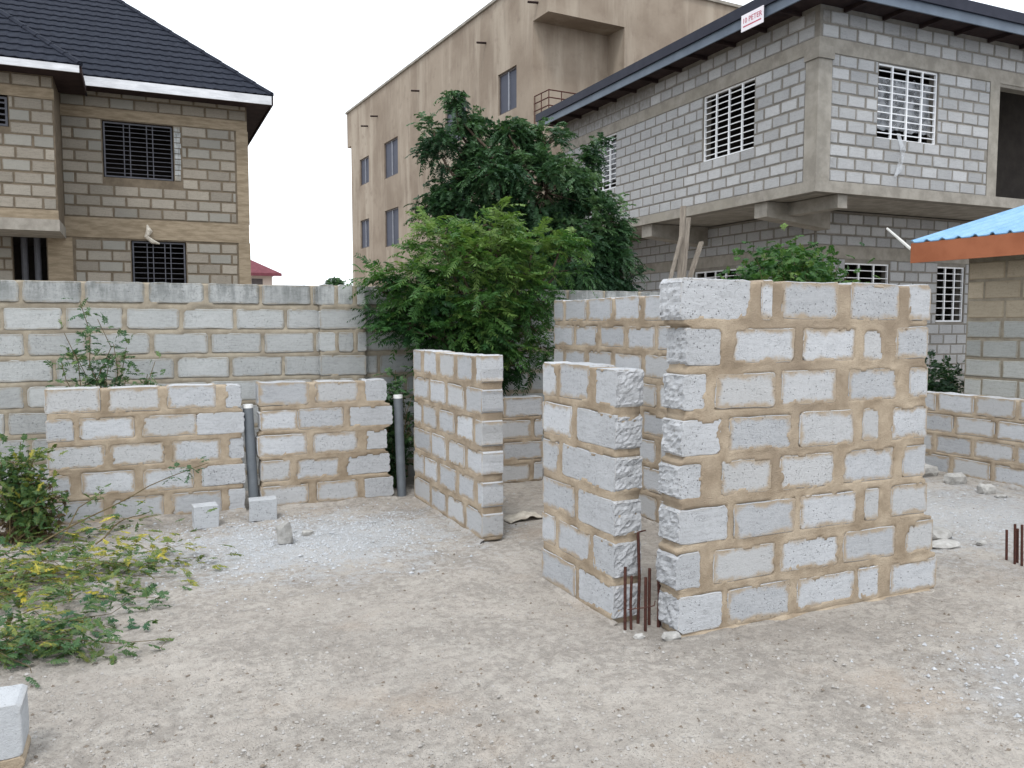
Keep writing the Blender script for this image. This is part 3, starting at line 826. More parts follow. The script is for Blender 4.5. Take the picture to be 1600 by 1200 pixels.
def hip_roof(root, X0, X1, Y0, Y1, Z, pitch, tiles=('front',), rise_cap=None):
    """hip roof over a rectangle; every slope is a solid sheet, the named ones carry tile relief"""
    tp = math.tan(pitch); hd = min(X1 - X0, Y1 - Y0) / 2; rz = Z + hd * tp
    if X1 - X0 >= Y1 - Y0: a, b = (X0 + hd, (Y0 + Y1) / 2, rz), (X1 - hd, (Y0 + Y1) / 2, rz)
    else: a, b = ((X0 + X1) / 2, Y0 + hd, rz), ((X0 + X1) / 2, Y1 - hd, rz)
    c = [(X0, Y0, Z), (X1, Y0, Z), (X1, Y1, Z), (X0, Y1, Z)]
    mb = MB()
    vs_ = c + [a, b] + [(x, y, z - 0.06) for x, y, z in c + [a, b]]
    fs_ = [(0, 1, 5, 4), (1, 2, 5), (2, 3, 4, 5), (3, 0, 4)] if X1 - X0 >= Y1 - Y0 else [(0, 1, 4), (1, 2, 5, 4), (2, 3, 5), (3, 0, 4, 5)]
    fs2 = [tuple(i + 6 for i in f[::-1]) for f in fs_]
    rim = [(0, 6, 7, 1), (1, 7, 8, 2), (2, 8, 9, 3), (3, 9, 6, 0)]
    mb.add(vs_, fs_ + fs2 + rim)
    roof = mb.build('roof', M['tile'], root)
    if 'front' in tiles:
        me = tile_slope(None, X1 - X0, hd / math.cos(pitch))
        mw = Matrix.Translation((X0, Y0, Z + 0.004)) @ Matrix.Rotation(pitch, 4, 'X')
        me.transform(mw)
        s2 = 1 / math.sqrt(2)
        clip_mesh(me, [((X1, Y0, Z), (s2, s2, 0)), ((X0, Y0, Z), (-s2, s2, 0)), ((0, 0, rz + 0.05), (0, 0, 1))])
        tag(obj('roof_tiles', me, M['tile'], roof), kind='stuff')
    return roof, rz

# ------------------------------------------------------------------ left house
lh = thing('house', 'unplastered tan block house with dark tiled roof and white fascia behind the boundary wall', 'house', (-1.4, 19.8, 0))
LX, LY = -1.4, 19.8
def lw(name, x0, x1, y, z0, z1, opens, mat=None):      # front-facing facade in house coordinates
    me = facade_mesh(x1 - x0, z0, z1, opens, 0.2, x0)
    return obj(name, me, mat or M['mortar_tan'], lh, (0, y, 0))
HB = HouseBlocks(lh)
# main front: house x = X + 1.4
o1 = (0.80, 2.20, 4.84, 6.04); o2 = (1.29, 2.40, 2.35, 3.52)
wl_main = lw('wall', 0.0, 3.76, 0.0, 0.0, 6.86, [o1, o2])
HB.add(wl_main, course_blocks(0.02, 3.5, 3.98, 6.06, 0.231, [(0.80, 2.36, 4.84, 6.04)], seed=3), M['block_tan'])
HB.add(wl_main, course_blocks(0.02, 3.74, 6.28, 6.75, 0.235, [], seed=4), M['block_tan'])
HB.add(wl_main, course_blocks(0.2, 3.5, 0.98, 3.51, 0.23, [o2], seed=5), M['block_tan'])
box_part('ring_beam', (0, -0.012, 6.06), (3.76, 0.1, 6.28), M['concrete_tan'], lh)
box_part('floor_slab', (0, -0.02, 3.55), (3.76, 0.1, 3.97), M['concrete_tan'], lh)
box_part('column', (3.52, -0.016, 0), (3.775, 0.2, 3.548), M['concrete_tan'], lh)
box_part('column', (3.52, -0.014, 3.972), (3.775, 0.2, 6.058), M['concrete_tan'], lh)
# rough block jamb beside the upper window
jamb = MB()
for k in range(10):
    jamb.box((2.215, -0.012 + random.uniform(-.01, .01), 4.86 + k * 0.118), (2.36 + random.uniform(-.03, .0), 0.05, 4.86 + k * 0.118 + 0.10))
jamb.build('window_jamb', M['block_old'], lh)
bar_window(lh, 0.82, 2.18, 4.86, 6.02, 0.06, 3, 12, M['grey_bar'], True, 0.009, 0.006, 0.03)
bar_window(lh, 1.31, 2.38, 2.37, 3.50, 0.05, 3, 10, M['grey_bar'], True, 0.009, 0.006, 0.03)
# cement bag caught above lower window
rag = MB(); rag.tube([(1.62, -0.03, 3.86), (1.66, -0.06, 3.72), (1.60, -0.07, 3.6), (1.72, -0.06, 3.50), (1.86, -0.04, 3.46)], [0.015, 0.07, 0.05, 0.05, 0.015], 7)
tag(rag.build('plastic_rag', M['rag'], None, (LX, LY, 0)), 'pale torn rag hanging above the lower window of the tan house', 'rag')
# lower wall under the bay (left) with open pipe recess
o3 = (-0.94, -0.32, 0.4, 3.58)
wl_low = lw('wall', -5.0, 0.0, 0.0, 0.0, 3.54, [o3])
HB.add(wl_low, course_blocks(-5.0, -0.02, 0.98, 3.51, 0.23, [(-0.94, -0.02, 0.4, 3.6)], seed=6), M['block_tan'])
box_part('column', (-0.30, -0.012, 0), (0.16, 0.1, 3.53), M['concrete_tan'], lh)
for x in (-0.74, -0.50): MB().tube([(x, 0.12, 0.2), (x, 0.12, 3.7)], 0.065, 12).build('waste_pipe', M['pvc_black'], lh, smooth=False)
# projecting bay
o4 = (-1.7, -0.73, 5.42, 6.0)
wl_bay = lw('wall', -5.0, 0.03, -1.5, 3.54, 6.56, [o4])
HB.add(wl_bay, course_blocks(-5.0, 0.02, 3.90, 6.0, 0.2335, [o4], seed=7), M['block_tan'])
HB.add(wl_bay, course_blocks(-5.0, 0.02, 6.2, 6.44, 0.235, [], seed=8), M['block_tan'])
box_part('ring_beam', (-5.0, -1.512, 6.0), (0.034, -1.4, 6.2), M['concrete_tan'], lh)
box_part('floor_slab', (-5.0, -1.53, 3.50), (0.05, -0.002, 3.72), M['concrete'], lh)
box_part('floor_beam', (-5.0, -1.515, 3.722), (0.036, -1.38, 3.90), M['concrete_tan'], lh)
box_part('wall', (-0.17, -1.298, 3.722), (0.03, -0.003, 6.56), M['mortar_tan'], lh)
bar_window(lh, -1.68, -0.75, 5.44, 5.98, -1.44, 2, 5, M['grey_bar'], False, 0.02, 0.014, 0.04)
# shell behind
box_part('wall', (3.56, 0.202, 0), (3.76, 8.6, 6.86), M['mortar_tan'], lh)
box_part('wall', (-5.0, 8.6, 0), (3.76, 8.8, 6.86), M['mortar_tan'], lh)
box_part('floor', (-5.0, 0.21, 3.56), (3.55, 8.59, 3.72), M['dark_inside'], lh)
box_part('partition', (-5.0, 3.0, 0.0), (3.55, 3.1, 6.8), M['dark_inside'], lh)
HB.flush()
PITCHR = R(40.5)
roof, _ = hip_roof(lh, -8.5, 2.856 - LX, 19.2 - LY, 29.2 - LY, 6.757, PITCHR)
box_part('fascia', (0.50, 19.2 - LY - 0.012, 6.565), (2.856 - LX - 0.025, 19.2 - LY + 0.02, 6.752), M['fascia_white'], lh)
box_part('fascia', (2.856 - LX - 0.02, 19.2 - LY + 0.0, 6.565), (2.856 - LX + 0.012, 29.2 - LY, 6.748), M['soffit'], lh)
box_part('soffit', (-5.0, 19.2 - LY + 0.021, 6.60), (2.856 - LX - 0.021, 29.1 - LY, 6.63), M['soffit'], lh)
broof, _ = hip_roof(lh, -8.5, -0.856 - LX, 17.7 - LY, 25.0 - LY, 6.54, PITCHR)
box_part('fascia', (-6.0, 17.7 - LY - 0.012, 6.405), (-0.856 - LX - 0.025, 17.7 - LY + 0.02, 6.535), M['fascia_white'], lh)
box_part('fascia', (-0.856 - LX - 0.02, 17.7 - LY, 6.405), (-0.856 - LX + 0.012, 19.19 - LY, 6.53), M['soffit'], lh)
box_part('soffit', (-5.0, 17.7 - LY + 0.021, 6.44), (-0.856 - LX - 0.021, 19.5 - LY, 6.47), M['soffit'], lh)
# ridge caps on the two hips that face the camera
def hip_cap(x, y, z, L_):
    n = 14; mb = MB()
    for k in range(n):
        a = L_ * k / n; b = L_ * (k + 1.08) / n
        d = Vector((-1, 1, math.tan(PITCHR)))
        mb.tube([Vector((x, y, z)) + d * a, Vector((x, y, z)) + d * b], [0.075, 0.062], 7)
    return mb
hip_cap(2.856 - LX - .02, 19.2 - LY + .02, 6.78, 4.6).build('hip_cap', M['tile'], roof)
hip_cap(-0.856 - LX - .02, 17.7 - LY + .02, 6.56, 3.4).build('hip_cap', M['tile'], broof)

# ------------------------------------------------------------------ two storey grey block building
RX, RY = 10.44, 10.64
rb = thing('building', 'two storey grey block building with overhanging upper floor and white barred windows', 'building', (RX, RY, 0))
HB2 = HouseBlocks(rb)
ZS, ZB, ZR0, ZR1, ZT = 3.94, 4.12, 6.24, 6.48, 7.02
SIDE = R(-90)
def side_wall(name, x, ymax, L, z0, z1, opens, mat):   # faces -X; local x runs from the far end to the near end
    return obj(name, facade_mesh(L, z0, z1, opens, 0.2), mat, rb, (x, ymax, 0), (0, 0, SIDE))
SL = 9.05
FAR = 19.69 - RY
so = [(FAR - (13.72 - RY), FAR - (12.20 - RY), 4.95, 6.24), (FAR - (18.35 - RY), FAR - (17.02 - RY), 4.95, 6.24)]
sw = side_wall('wall', 0.0, FAR, SL - 0.2, ZS, ZT, so, M['mortar_grey'])
HB2.add(sw, course_blocks(0, SL - 0.28, ZB, ZR0, 0.212, so, 0.375, 0.034, 0.032, 11), M['block_grey'])
HB2.add(sw, course_blocks(0, SL - 0.1, ZR1, ZR1 + 0.46, 0.23, [], 0.375, 0.034, 0.032, 12), M['block_grey'])
FL = 8.6
fo = [(1.37, 2.86, 4.94, 6.23), (4.50, 7.9, ZB, 6.18)]
fwl = obj('wall', facade_mesh(FL, ZS, ZT, fo, 0.2), M['mortar_grey'], rb)
HB2.add(fwl, course_blocks(0.28, 4.25, ZB, ZR0, 0.212, fo, 0.375, 0.034, 0.032, 13), M['block_grey'])
HB2.add(fwl, course_blocks(0.05, FL, ZR1, ZR1 + 0.46, 0.23, [], 0.375, 0.034, 0.032, 14), M['block_grey'])
# cast frame: slab edge, ring beam, corner and verandah columns
MB().box((-0.06, -0.06, ZS - 0.01), (FL, 0.0 - 0.002, ZB)).box((-0.06, 0.0, ZS - 0.012), (-0.002, FAR, ZB - 0.002)).build('floor_slab', M['concrete'], rb)
box_part('floor_slab', (0.202, 0.202, ZS + 0.003), (FL, FAR, ZB - 0.003), M['concrete'], rb)
MB().box((-0.012, -0.014, ZR0 + 0.002), (FL, -0.001, ZR1)).box((-0.014, -0.001, ZR0 + 0.002), (-0.001, FAR, ZR1 - 0.002)).build('ring_beam', M['concrete'], rb)
MB().box((-0.03, -0.03, ZB + 0.002), (0.27, -0.001, ZR0 - 0.12)).box((-0.032, -0.001, ZB + 0.002), (-0.001, 0.26, ZR0 - 0.12)).build('column', M['concrete'], rb)
MB().box((-0.06, -0.06, ZR0 - 0.118), (0.29, -0.001, ZR0 + 0.09)).box((-0.06, -0.001, ZR0 - 0.118), (-0.001, 0.28, ZR0 + 0.09)).build('column_head', M['concrete'], rb)
box_part('column', (4.24, -0.02, ZB + 0.002), (4.505, 0.205, ZR0), M['concrete'], rb)
# verandah recess
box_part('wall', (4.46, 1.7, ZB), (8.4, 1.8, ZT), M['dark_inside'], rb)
# bars
win_s = obj('opening', facade_mesh(0.02, 0, 0.02, [], 0.01), M['mortar_grey'])
bpy.data.objects.remove(win_s)
def side_bar_window(x, y_far, y_near, z0, z1, nv_, nh, mat):
    e = bar_window(rb, 0, y_far - y_near, z0, z1, 0.03, nv_, nh, mat, False, 0.016, 0.008, 0.032)
    e.location = (x, y_far, 0); e.rotation_euler = (0, 0, SIDE); return e
side_bar_window(0.0, 13.72 - RY, 12.20 - RY, 4.95, 6.24, 4, 11, M['white_bar'])
side_bar_window(0.0, 18.35 - RY, 17.02 - RY, 4.95, 6.24, 4, 11, M['white_bar'])
bar_window(rb, 1.37, 2.86, 4.94, 6.23, 0.03, 4, 11, M['white_bar'], False, 0.016, 0.008, 0.032)
# torn plastic behind the front window and in the far side window
def sheet(w, h, seed, drop=0.3, nx_=16, ny_=14):
    v, f = [], []
    for j in range(ny_ + 1):
        for i in range(nx_ + 1):
            x, z = w * i / nx_, h * j / ny_
            yy = 0.05 * nz(x * 4 + seed, z * 3, 0.5) + 0.02 * nz(x * 13 + seed, z * 9, 4)
            if j == 0: z += drop * abs(nz(x * 5 + seed, 1.2))
            if j == ny_: z -= drop * 0.9 * abs(nz(x * 3 + seed, 9.2))
            v.append((x, yy, z))
    for j in range(ny_):
        for i in range(nx_): a = j * (nx_ + 1) + i; f.append((a, a + 1, a + nx_ + 2, a + nx_ + 1))
    return mesh_np('plastic_sheet', v, f)
ps = obj('plastic_sheet', sheet(1.42, 1.02, 2.0, 0.45), M['plastic'], None, (RX + 1.41, RY + 0.13, 5.08), smooth=True)
tag(ps, 'torn clear plastic sheet behind the bars of the front upper window', 'plastic sheet')
st = MB(); pts = [(1.93, 0.02, 5.08), (1.93, -0.03, 4.93), (1.99, -0.04, 4.80), (1.93, -0.05, 4.6), (1.90, -0.05, 4.42), (1.80, -0.05, 4.30)]
v, f = [], []
for k, p in enumerate(pts):
    wd = [0.05, 0.05, 0.07, 0.06, 0.07, 0.03][k]
    v += [(p[0] - wd, p[1] + 0.01, p[2]), (p[0], p[1] - 0.015, p[2] - 0.01), (p[0] + wd, p[1] + 0.012, p[2])]
for k in range(len(pts) - 1):
    for i in range(2): a = k * 3 + i; f.append((a, a + 1, a + 4, a + 3))
tag(obj('plastic_strip', mesh_np('plastic_strip', v, f), M['plastic'], None, (RX, RY, 0), smooth=True), 'thin plastic strip hanging below the front upper window', 'plastic strip')
ps2 = obj('plastic_sheet', sheet(1.25, 1.05, 6.0, 0.35), M['plastic'], None, (RX + 0.14, 18.32, 5.1), (0, 0, SIDE), smooth=True)
tag(ps2, 'plastic sheet behind the side window half hidden by the dark tree', 'plastic sheet')
# cantilever beams
for y0, y1 in ((11.85, 12.19), (15.55, 15.95)):
    mb = MB(); mb.add([(0.04, y0 - RY, 3.93), (0.04, y1 - RY, 3.93), (0.04, y1 - RY, 3.66), (0.04, y0 - RY, 3.66), (1.58, y0 - RY, 3.93), (1.58, y1 - RY, 3.93), (1.58, y1 - RY, 3.5), (1.58, y0 - RY, 3.5)],
                      [(0, 1, 2, 3), (7, 6, 5, 4), (0, 4, 5, 1), (1, 5, 6, 2), (2, 6, 7, 3), (3, 7, 4, 0)])
    mb.build('beam', M['concrete'], rb)
box_part('beam', (0.54, 0.03, 3.70), (0.76, 1.58, 3.93), M['concrete'], rb)
# recessed ground floor
O = 1.6
yA, yB = float(onX(1085, 418, RX + O)[1]), float(onX(1150, 415, RX + O)[1])
xs4 = [float(onY(x, 415, RY + O)[0]) - RX for x in (1320, 1390, 1465, 1508)]
ZW = float(onY(1390, 413, RY + O)[2])
gl = [(FAR - (yA - RY), FAR - (yB - RY), 1.75, ZW)]
gw = side_wall('wall', O, FAR, FAR - O - 0.2, 0, ZS - 0.02, gl, M['mortar_grey'])
HB2.add(gw, course_blocks(0, FAR - O - 0.02, 0.4, 3.0, 0.2167, gl, 0.375, 0.034, 0.032, 15), M['block_grey'])
HB2.add(gw, course_blocks(0, FAR - O - 0.02, 3.25, 3.89, 0.213, [], 0.375, 0.034, 0.032, 16), M['block_grey'])
gfo = [(xs4[0] - O, xs4[1] - O, 1.75, ZW), (xs4[2] - O, xs4[3] - O, 1.75, ZW)]
gf = obj('wall', facade_mesh(7.0, 0, ZS - 0.02, gfo, 0.2), M['mortar_grey'], rb, (O, O, 0))
HB2.add(gf, course_blocks(0.02, 7.0, 0.4, 3.0, 0.2167, gfo, 0.375, 0.034, 0.032, 17), M['block_grey'])
HB2.add(gf, course_blocks(0.02, 7.0, 3.25, 3.89, 0.213, [], 0.375, 0.034, 0.032, 18), M['block_grey'])
MB().box((O - .012, O - .014, 3.002), (8.5, O - .001, 3.248)).box((O - .014, O, 3.002), (O - .001, FAR, 3.246)).build('lintel_beam', M['concrete'], rb)
side_bar_window(O, yA - RY, yB - RY, 1.75, ZW, 4, 8, M['white_bar'])
bar_window(rb, xs4[0], xs4[1], 1.75, ZW, O + 0.03, 3, 8, M['white_bar'], False, 0.016, 0.008, 0.032)
bar_window(rb, xs4[2], xs4[3], 1.75, ZW, O + 0.03, 3, 8, M['white_bar'], False, 0.016, 0.008, 0.032)
# closing shell
box_part('wall', (0.2, FAR - 0.2, 0), (8.6, FAR, ZT), M['mortar_grey'], rb)
box_part('wall', (8.4, O + 0.2, 0), (8.6, FAR - 0.2, ZT), M['mortar_grey'], rb)
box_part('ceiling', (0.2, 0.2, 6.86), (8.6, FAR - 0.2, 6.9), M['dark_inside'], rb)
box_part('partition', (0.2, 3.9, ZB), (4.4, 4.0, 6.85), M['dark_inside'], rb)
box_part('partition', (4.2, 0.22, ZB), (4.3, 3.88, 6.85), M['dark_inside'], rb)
HB2.flush()
# roof edge
ex0, ey0, ey1, ex1 = -0.60, -0.60, 9.42, 9.3
rrf = MB()
hp = math.tan(R(11)); hd = (ex1 - ex0) / 2; cz = 7.255
c4 = [(ex0, ey0, cz), (ex1, ey0, cz), (ex1, ey1, cz), (ex0, ey1, cz)]; ap = [((ex0 + ex1) / 2, ey0 + hd, cz + hd * hp), ((ex0 + ex1) / 2, ey1 - hd + 0.2, cz + hd * hp)]
rrf.add(c4 + ap, [(0, 1, 4), (1, 2, 5, 4), (2, 3, 5), (3, 0, 4, 5)])
rrf2 = rrf.build('roof', M['flash'], rb)
MB().box((ex0 - 0.05, ey0 - 0.05, 7.075), (ex1, ey0 - 0.005, 7.262)).box((ex0 - 0.05, ey0 - 0.005, 7.075), (ex0 - 0.005, ey1, 7.262)).build('roof_edge', M['flash'], rb)
MB().box((ex0, ey0, 6.91), (ex1, ey0 + 0.03, 7.09)).box((ex0, ey0 + 0.03, 6.91), (ex0 + 0.03, ey1, 7.09)).build('fascia', M['fascia_blue'], rb)
MB().box((ex0 + 0.031, ey0 + 0.031, 7.0), (ex1, -0.002, 7.03)).box((ex0 + 0.031, -0.002, 7.0), (-0.002, ey1, 7.03)).build('soffit', M['soffit'], rb)
for k in range(11):
    y = 0.4 + k * 0.85; box_part('rafter', (ex0 + 0.032, y, 6.93), (-0.016, y + 0.05, 6.998), M['soffit'], rb)
for k in range(9):
    x = 0.5 + k * 0.9; box_part('rafter', (x, ey0 + 0.032, 6.93), (x + 0.05, -0.016, 6.998), M['soffit'], rb)
# sign on the fascia
sg = thing('sign_board', 'small white sign with red lettering fixed to the grey roof fascia', 'sign', (9.775, 11.80, 6.80), SIDE)
mb = MB(); mb.box((0.0, -0.012, 0.0), (0.56, 0.0, 0.28)); mb.build('board', M['sign_white'], sg)
def text_mesh(body, size):
    cu = bpy.data.curves.new('lettering', 'FONT'); cu.body = body; cu.size = size; cu.align_x = 'CENTER'; cu.extrude = 0.001
    cu.resolution_u = 2
    o = bpy.data.objects.new('lettering_tmp', cu); COL.objects.link(o)
    dg = bpy.context.evaluated_depsgraph_get(); me = bpy.data.meshes.new_from_object(o.evaluated_get(dg))
    bpy.data.objects.remove(o); bpy.data.curves.remove(cu); return me
tm = text_mesh('10 PETER', 0.125)
obj('lettering', tm, M['sign_red'], sg, (0.28, -0.0145, 0.13), (R(90), 0, 0))
box_part('underline', (0.05, -0.0145, 0.065), (0.51, -0.012, 0.085), M['sign_red'], sg)

# ------------------------------------------------------------------ tall plastered building
TA = R(3.9)
P0 = np.array([9.50, 39.614, 0.0]); TROT = -R(90) + TA
tb = thing('apartment_block', 'tall tan plastered block with flat roof and corner balcony behind the trees', 'building', tuple(P0), TROT)
TLN, TZ = 18.43, 11.80
tw = [(1.3, 2.6, 8.1, 9.3), (4.65, 6.33, 7.9, 9.42), (11.2, 12.95, 8.05, 9.5), (15.33, 16.56, 8.25, 9.52), (1.26, 2.52, 5.2, 6.5), (4.64, 6.33, 5.0, 6.55), (11.2, 12.9, 5.0, 6.5), (15.3, 16.5, 5.0, 6.5)]
rec = (17.57, TLN, 7.45, 10.48)
obj('wall', facade_mesh(TLN, 0, TZ, tw + [rec], 0.25), M['plaster'], tb)
frot = R(90)
obj('wall', facade_mesh(9.0, 0, TZ, [(0.0, 2.63, 7.45, 10.48)], 0.25, 0.252), M['plaster'], tb, (TLN, 0, 0), (0, 0, frot))
# first 0.25 m of the front face belongs to the side wall; close the recess
box_part('wall', (17.32, 0.25, 7.0), (17.57, 2.9, 10.9), M['plaster'], tb)
box_part('wall', (17.57, 2.63, 7.0), (18.18, 2.88, 10.9), M['plaster'], tb)
box_part('ceiling', (17.57, 0.25, 10.48), (18.178, 2.63, 10.7), M['plaster'], tb)
box_part('balcony_floor', (17.57, 0.002, 7.2), (18.50, 2.63, 7.449), M['plaster'], tb)
MB().box((0, 9.0, 0), (18.18, 9.25, TZ)).box((0, 0.25, 0), (0.25, 9.0, TZ)).build('wall', M['plaster'], tb)
box_part('roof', (0.25, 0.25, 11.2), (18.18, 9.0, 11.3), M['dark_inside'], tb)
box_part('coping', (-0.66, -0.07, TZ), (18.51, 0.3, TZ + 0.09), M['concrete'], tb)
box_part('coping', (18.17, 0.301, TZ), (18.51, 9.3, TZ + 0.09), M['concrete'], tb)
box_part('parapet', (-0.6, 0.0, 10.2), (-0.001, 9.2, TZ - 0.002), M['plaster'], tb)
for i, (a, b, c, d) in enumerate(tw):
    w = MB(); y = 0.06
    w.box((a, y, c), (a + .06, y + .06, d)).box((b - .06, y, c), (b, y + .06, d)).box((a + .06, y, c), (b - .06, y + .06, c + .06)).box((a + .06, y, d - .06), (b - .06, y + .06, d))
    win = w.build('window', M['frame_alu'], tb)
    mid = (a + b) / 2
    box_part('stile', (mid - .028, y - .006, c + .06), (mid + .028, y + .04, d - .06), M['alu'], win)
    box_part('pane', (a + .06, y + .02, c + .06), (mid - .028, y + .03, d - .06), M['glass'], win)
    box_part('pane', (mid + .028, y + .035, c + .06), (b - .06, y + .045, d - .06), M['glass'], win)
# corner rail
rail = MB()
xr, yr = 18.42, 0.03
for z in (8.33, 8.12, 7.9): rail.tube([(17.60, yr, z), (xr, yr, z)], 0.018, 6); rail.tube([(xr, yr, z), (xr, 2.6, z)], 0.018, 6)
for s_ in (17.62, 18.0, xr): rail.tube([(s_, yr, 7.449), (s_, yr, 8.33)], 0.016, 6)
for s_ in (0.45, 0.9, 1.35, 1.8, 2.25, 2.6): rail.tube([(xr, s_, 7.449), (xr, s_, 8.33)], 0.016, 6)
rail.build('balcony_rail', M['rust'], tb)
for s_, z in ((2.55, 10.57), (3.87, 10.72), (8.73, 10.62), (14.5, 10.73), (17.85, 10.88)):
    MB().tube([(s_, 0.05, z + 0.03), (s_ - 0.03, -0.32, z)], 0.035, 8).build('rain_spout', M['soffit'], tb)
for zf in (6.35, 3.35):
    box_part('balcony_floor', (-0.5, 0.3, zf), (-0.001, 3.0, zf + 0.35), M['plaster'], tb)
    rr = MB()
    for z in (zf + 1.2, zf + 0.85): rr.tube([(-0.46, 0.34, z), (-0.46, 2.9, z)], 0.02, 6); rr.tube([(-0.46, 0.34, z), (-0.02, 0.34, z)], 0.02, 6)
    for s_ in (0.34, 1.6, 2.9): rr.tube([(-0.46, s_, zf + 0.35), (-0.46, s_, zf + 1.2)], 0.02, 6)
    rr.build('balcony_rail', M['grey_bar'], tb)

# ------------------------------------------------------------------ far house with maroon roof and far palm
fh = thing('far_house', 'distant cream house with maroon hipped roof right of the tan house', 'house', (6.6, 73.0, 0))
MB().box((-4, 0, 0), (3.9, 7, 5.95)).build('wall', M['cream'], fh)
MB().box((2.2, -0.04, 4.9), (3.1, -0.002, 5.5)).build('window', M['frame_alu'], fh)
mb = MB(); c4 = [(-4.7, -0.7, 5.95), (4.6, -0.7, 5.95), (4.6, 7.7, 5.95), (-4.7, 7.7, 5.95)]
mb.add(c4 + [(-0.5, 3.5, 8.3), (0.4, 3.5, 8.3)], [(0, 1, 5, 4), (1, 2, 5), (2, 3, 4, 5), (3, 0, 4), (3, 2, 1, 0)])
mb.build('roof', M['maroon'], fh)
box_part('fascia', (-4.7, -0.74, 5.72), (4.6, -0.7, 5.97), M['maroon'], fh)

# ------------------------------------------------------------------ gatehouse with blue roof
GX, GY = 9.72, 7.23
gh = thing('gatehouse', 'small block gatehouse with blue corrugated roof and orange fascia', 'gatehouse', (GX, GY, 0), SIDE)
gwl = obj('wall', facade_mesh(4.6, 0, 2.62, [], 0.2), M['mortar_old'], gh)
HB3 = HouseBlocks(gh)
HB3.add(gwl, course_blocks(0.0, 4.6, 0.05, 1.765, 0.245, [], 0.45, 0.03, 0.035, 21), M['block_gate'])
HB3.add(gwl, course_blocks(0.0, 4.6, 1.77, 2.505, 0.245, [], 0.45, 0.03, 0.035, 22), M['block_gate_tan'])
HB3.flush()
MB().box((0, 0.202, 0), (0.2, 3.4, 2.62)).box((4.4, 0.202, 0), (4.6, 3.4, 2.62)).box((0, 3.4, 0), (4.6, 3.6, 2.62)).build('wall', M['mortar_old'], gh)
# corrugated sheet: local x along eave, local y up slope (towards +X in the world)
pit = math.atan(0.264); nx_ = 200; ny_ = 10; eL = 5.4; eW = 2.5
v, f = [], []
for j in range(ny_ + 1):
    for i in range(nx_ + 1):
        x = -0.43 + eL * i / nx_; ph = ((x + 0.43) / 0.22) % 1.0
        hgt = 0.028 if ph < 0.16 else (0.028 * max(0, 1 - (ph - 0.16) / 0.1) if ph < 0.26 else (0.028 * max(0, (ph - 0.9) / 0.1) if ph > 0.9 else 0))
        yy = eW * j / ny_
        v.append((x, -0.55 + yy, 2.765 + 0.264 * yy + hgt))
for j in range(ny_):
    for i in range(nx_): a = j * (nx_ + 1) + i; f.append((a, a + 1, a + nx_ + 2, a + nx_ + 1))
rf = obj('roof', mesh_np('roof', v, f), M['blue_roof'], gh)
sm = rf.modifiers.new('thickness', 'SOLIDIFY'); sm.thickness = 0.012
MB().add([(-0.43, -0.55 + eW, 2.765 + .264 * eW), (eL - .43, -0.55 + eW, 2.765 + .264 * eW), (eL - .43, 4.4, 2.765), (-0.43, 4.4, 2.765)], [(0, 1, 2, 3)]).build('roof', M['blue_roof'], gh)
box_part('fascia', (-0.43, -0.545, 2.50), (eL - 0.43, -0.515, 2.755), M['orange'], gh)
mb = MB(); mb.add([(-0.43, -0.515, 2.50), (-0.43, 1.9, 3.12), (-0.43, 1.9, 3.40), (-0.43, -0.515, 2.755), (-0.40, -0.515, 2.50), (-0.40, 1.9, 3.12), (-0.40, 1.9, 3.40), (-0.40, -0.515, 2.755)],
                  [(0, 1, 2, 3), (7, 6, 5, 4), (0, 4, 5, 1), (1, 5, 6, 2), (2, 6, 7, 3), (3, 7, 4, 0)])
mb.build('fascia', M['orange'], gh)
for k in range(6):
    box_part('rafter', (0.1 + k * 0.9, -0.512, 2.62), (0.15 + k * 0.9, -0.014, 2.70), M['wood'], gh)
# stick poking out past the roof corner
a = onY(1424, 390, 7.74); b = onY(1386, 357, 8.25)
tag(MB().tube([a, b], [0.022, 0.016], 6).build('wooden_stick', M['wood_pale']), 'pale wooden stick poking out beside the blue roof corner', 'stick')

# ------------------------------------------------------------------ pipes, bars, loose blocks, rubble
for i, (x, lab) in enumerate(((0.905, 'upright grey plastic pipe with white rim in the gap left of the middle low wall'), (2.315, 'upright grey plastic pipe with white rim beside the leafy strip near the doorway wall'))):
    p = thing('plastic_pipe', lab, 'pipe', (x + (-0.012 if i == 0 else 0.0), 7.80, 0.0), 0, 'grey waste pipes standing in the low wall')
    tilt = 0.03 if i == 0 else 0.02
    ztop = 0.95 if i == 0 else 0.985
    mb = MB(); mb.tube([(tilt, 0, -0.1), (-0.01, 0.01, ztop)], 0.045, 18, caps=False)
    mb.tube([(-0.01, 0.01, ztop), (tilt, 0, -0.1)], 0.041, 18, caps=False)
    mb.build('tube', M['pvc'], p, smooth=True)
    mb = MB(); mb.tube([(-0.010, 0.01, ztop - 0.004), (-0.0105, 0.01, ztop + 0.028)], 0.046, 18); mb.build('rim', M['white_pvc'], p)

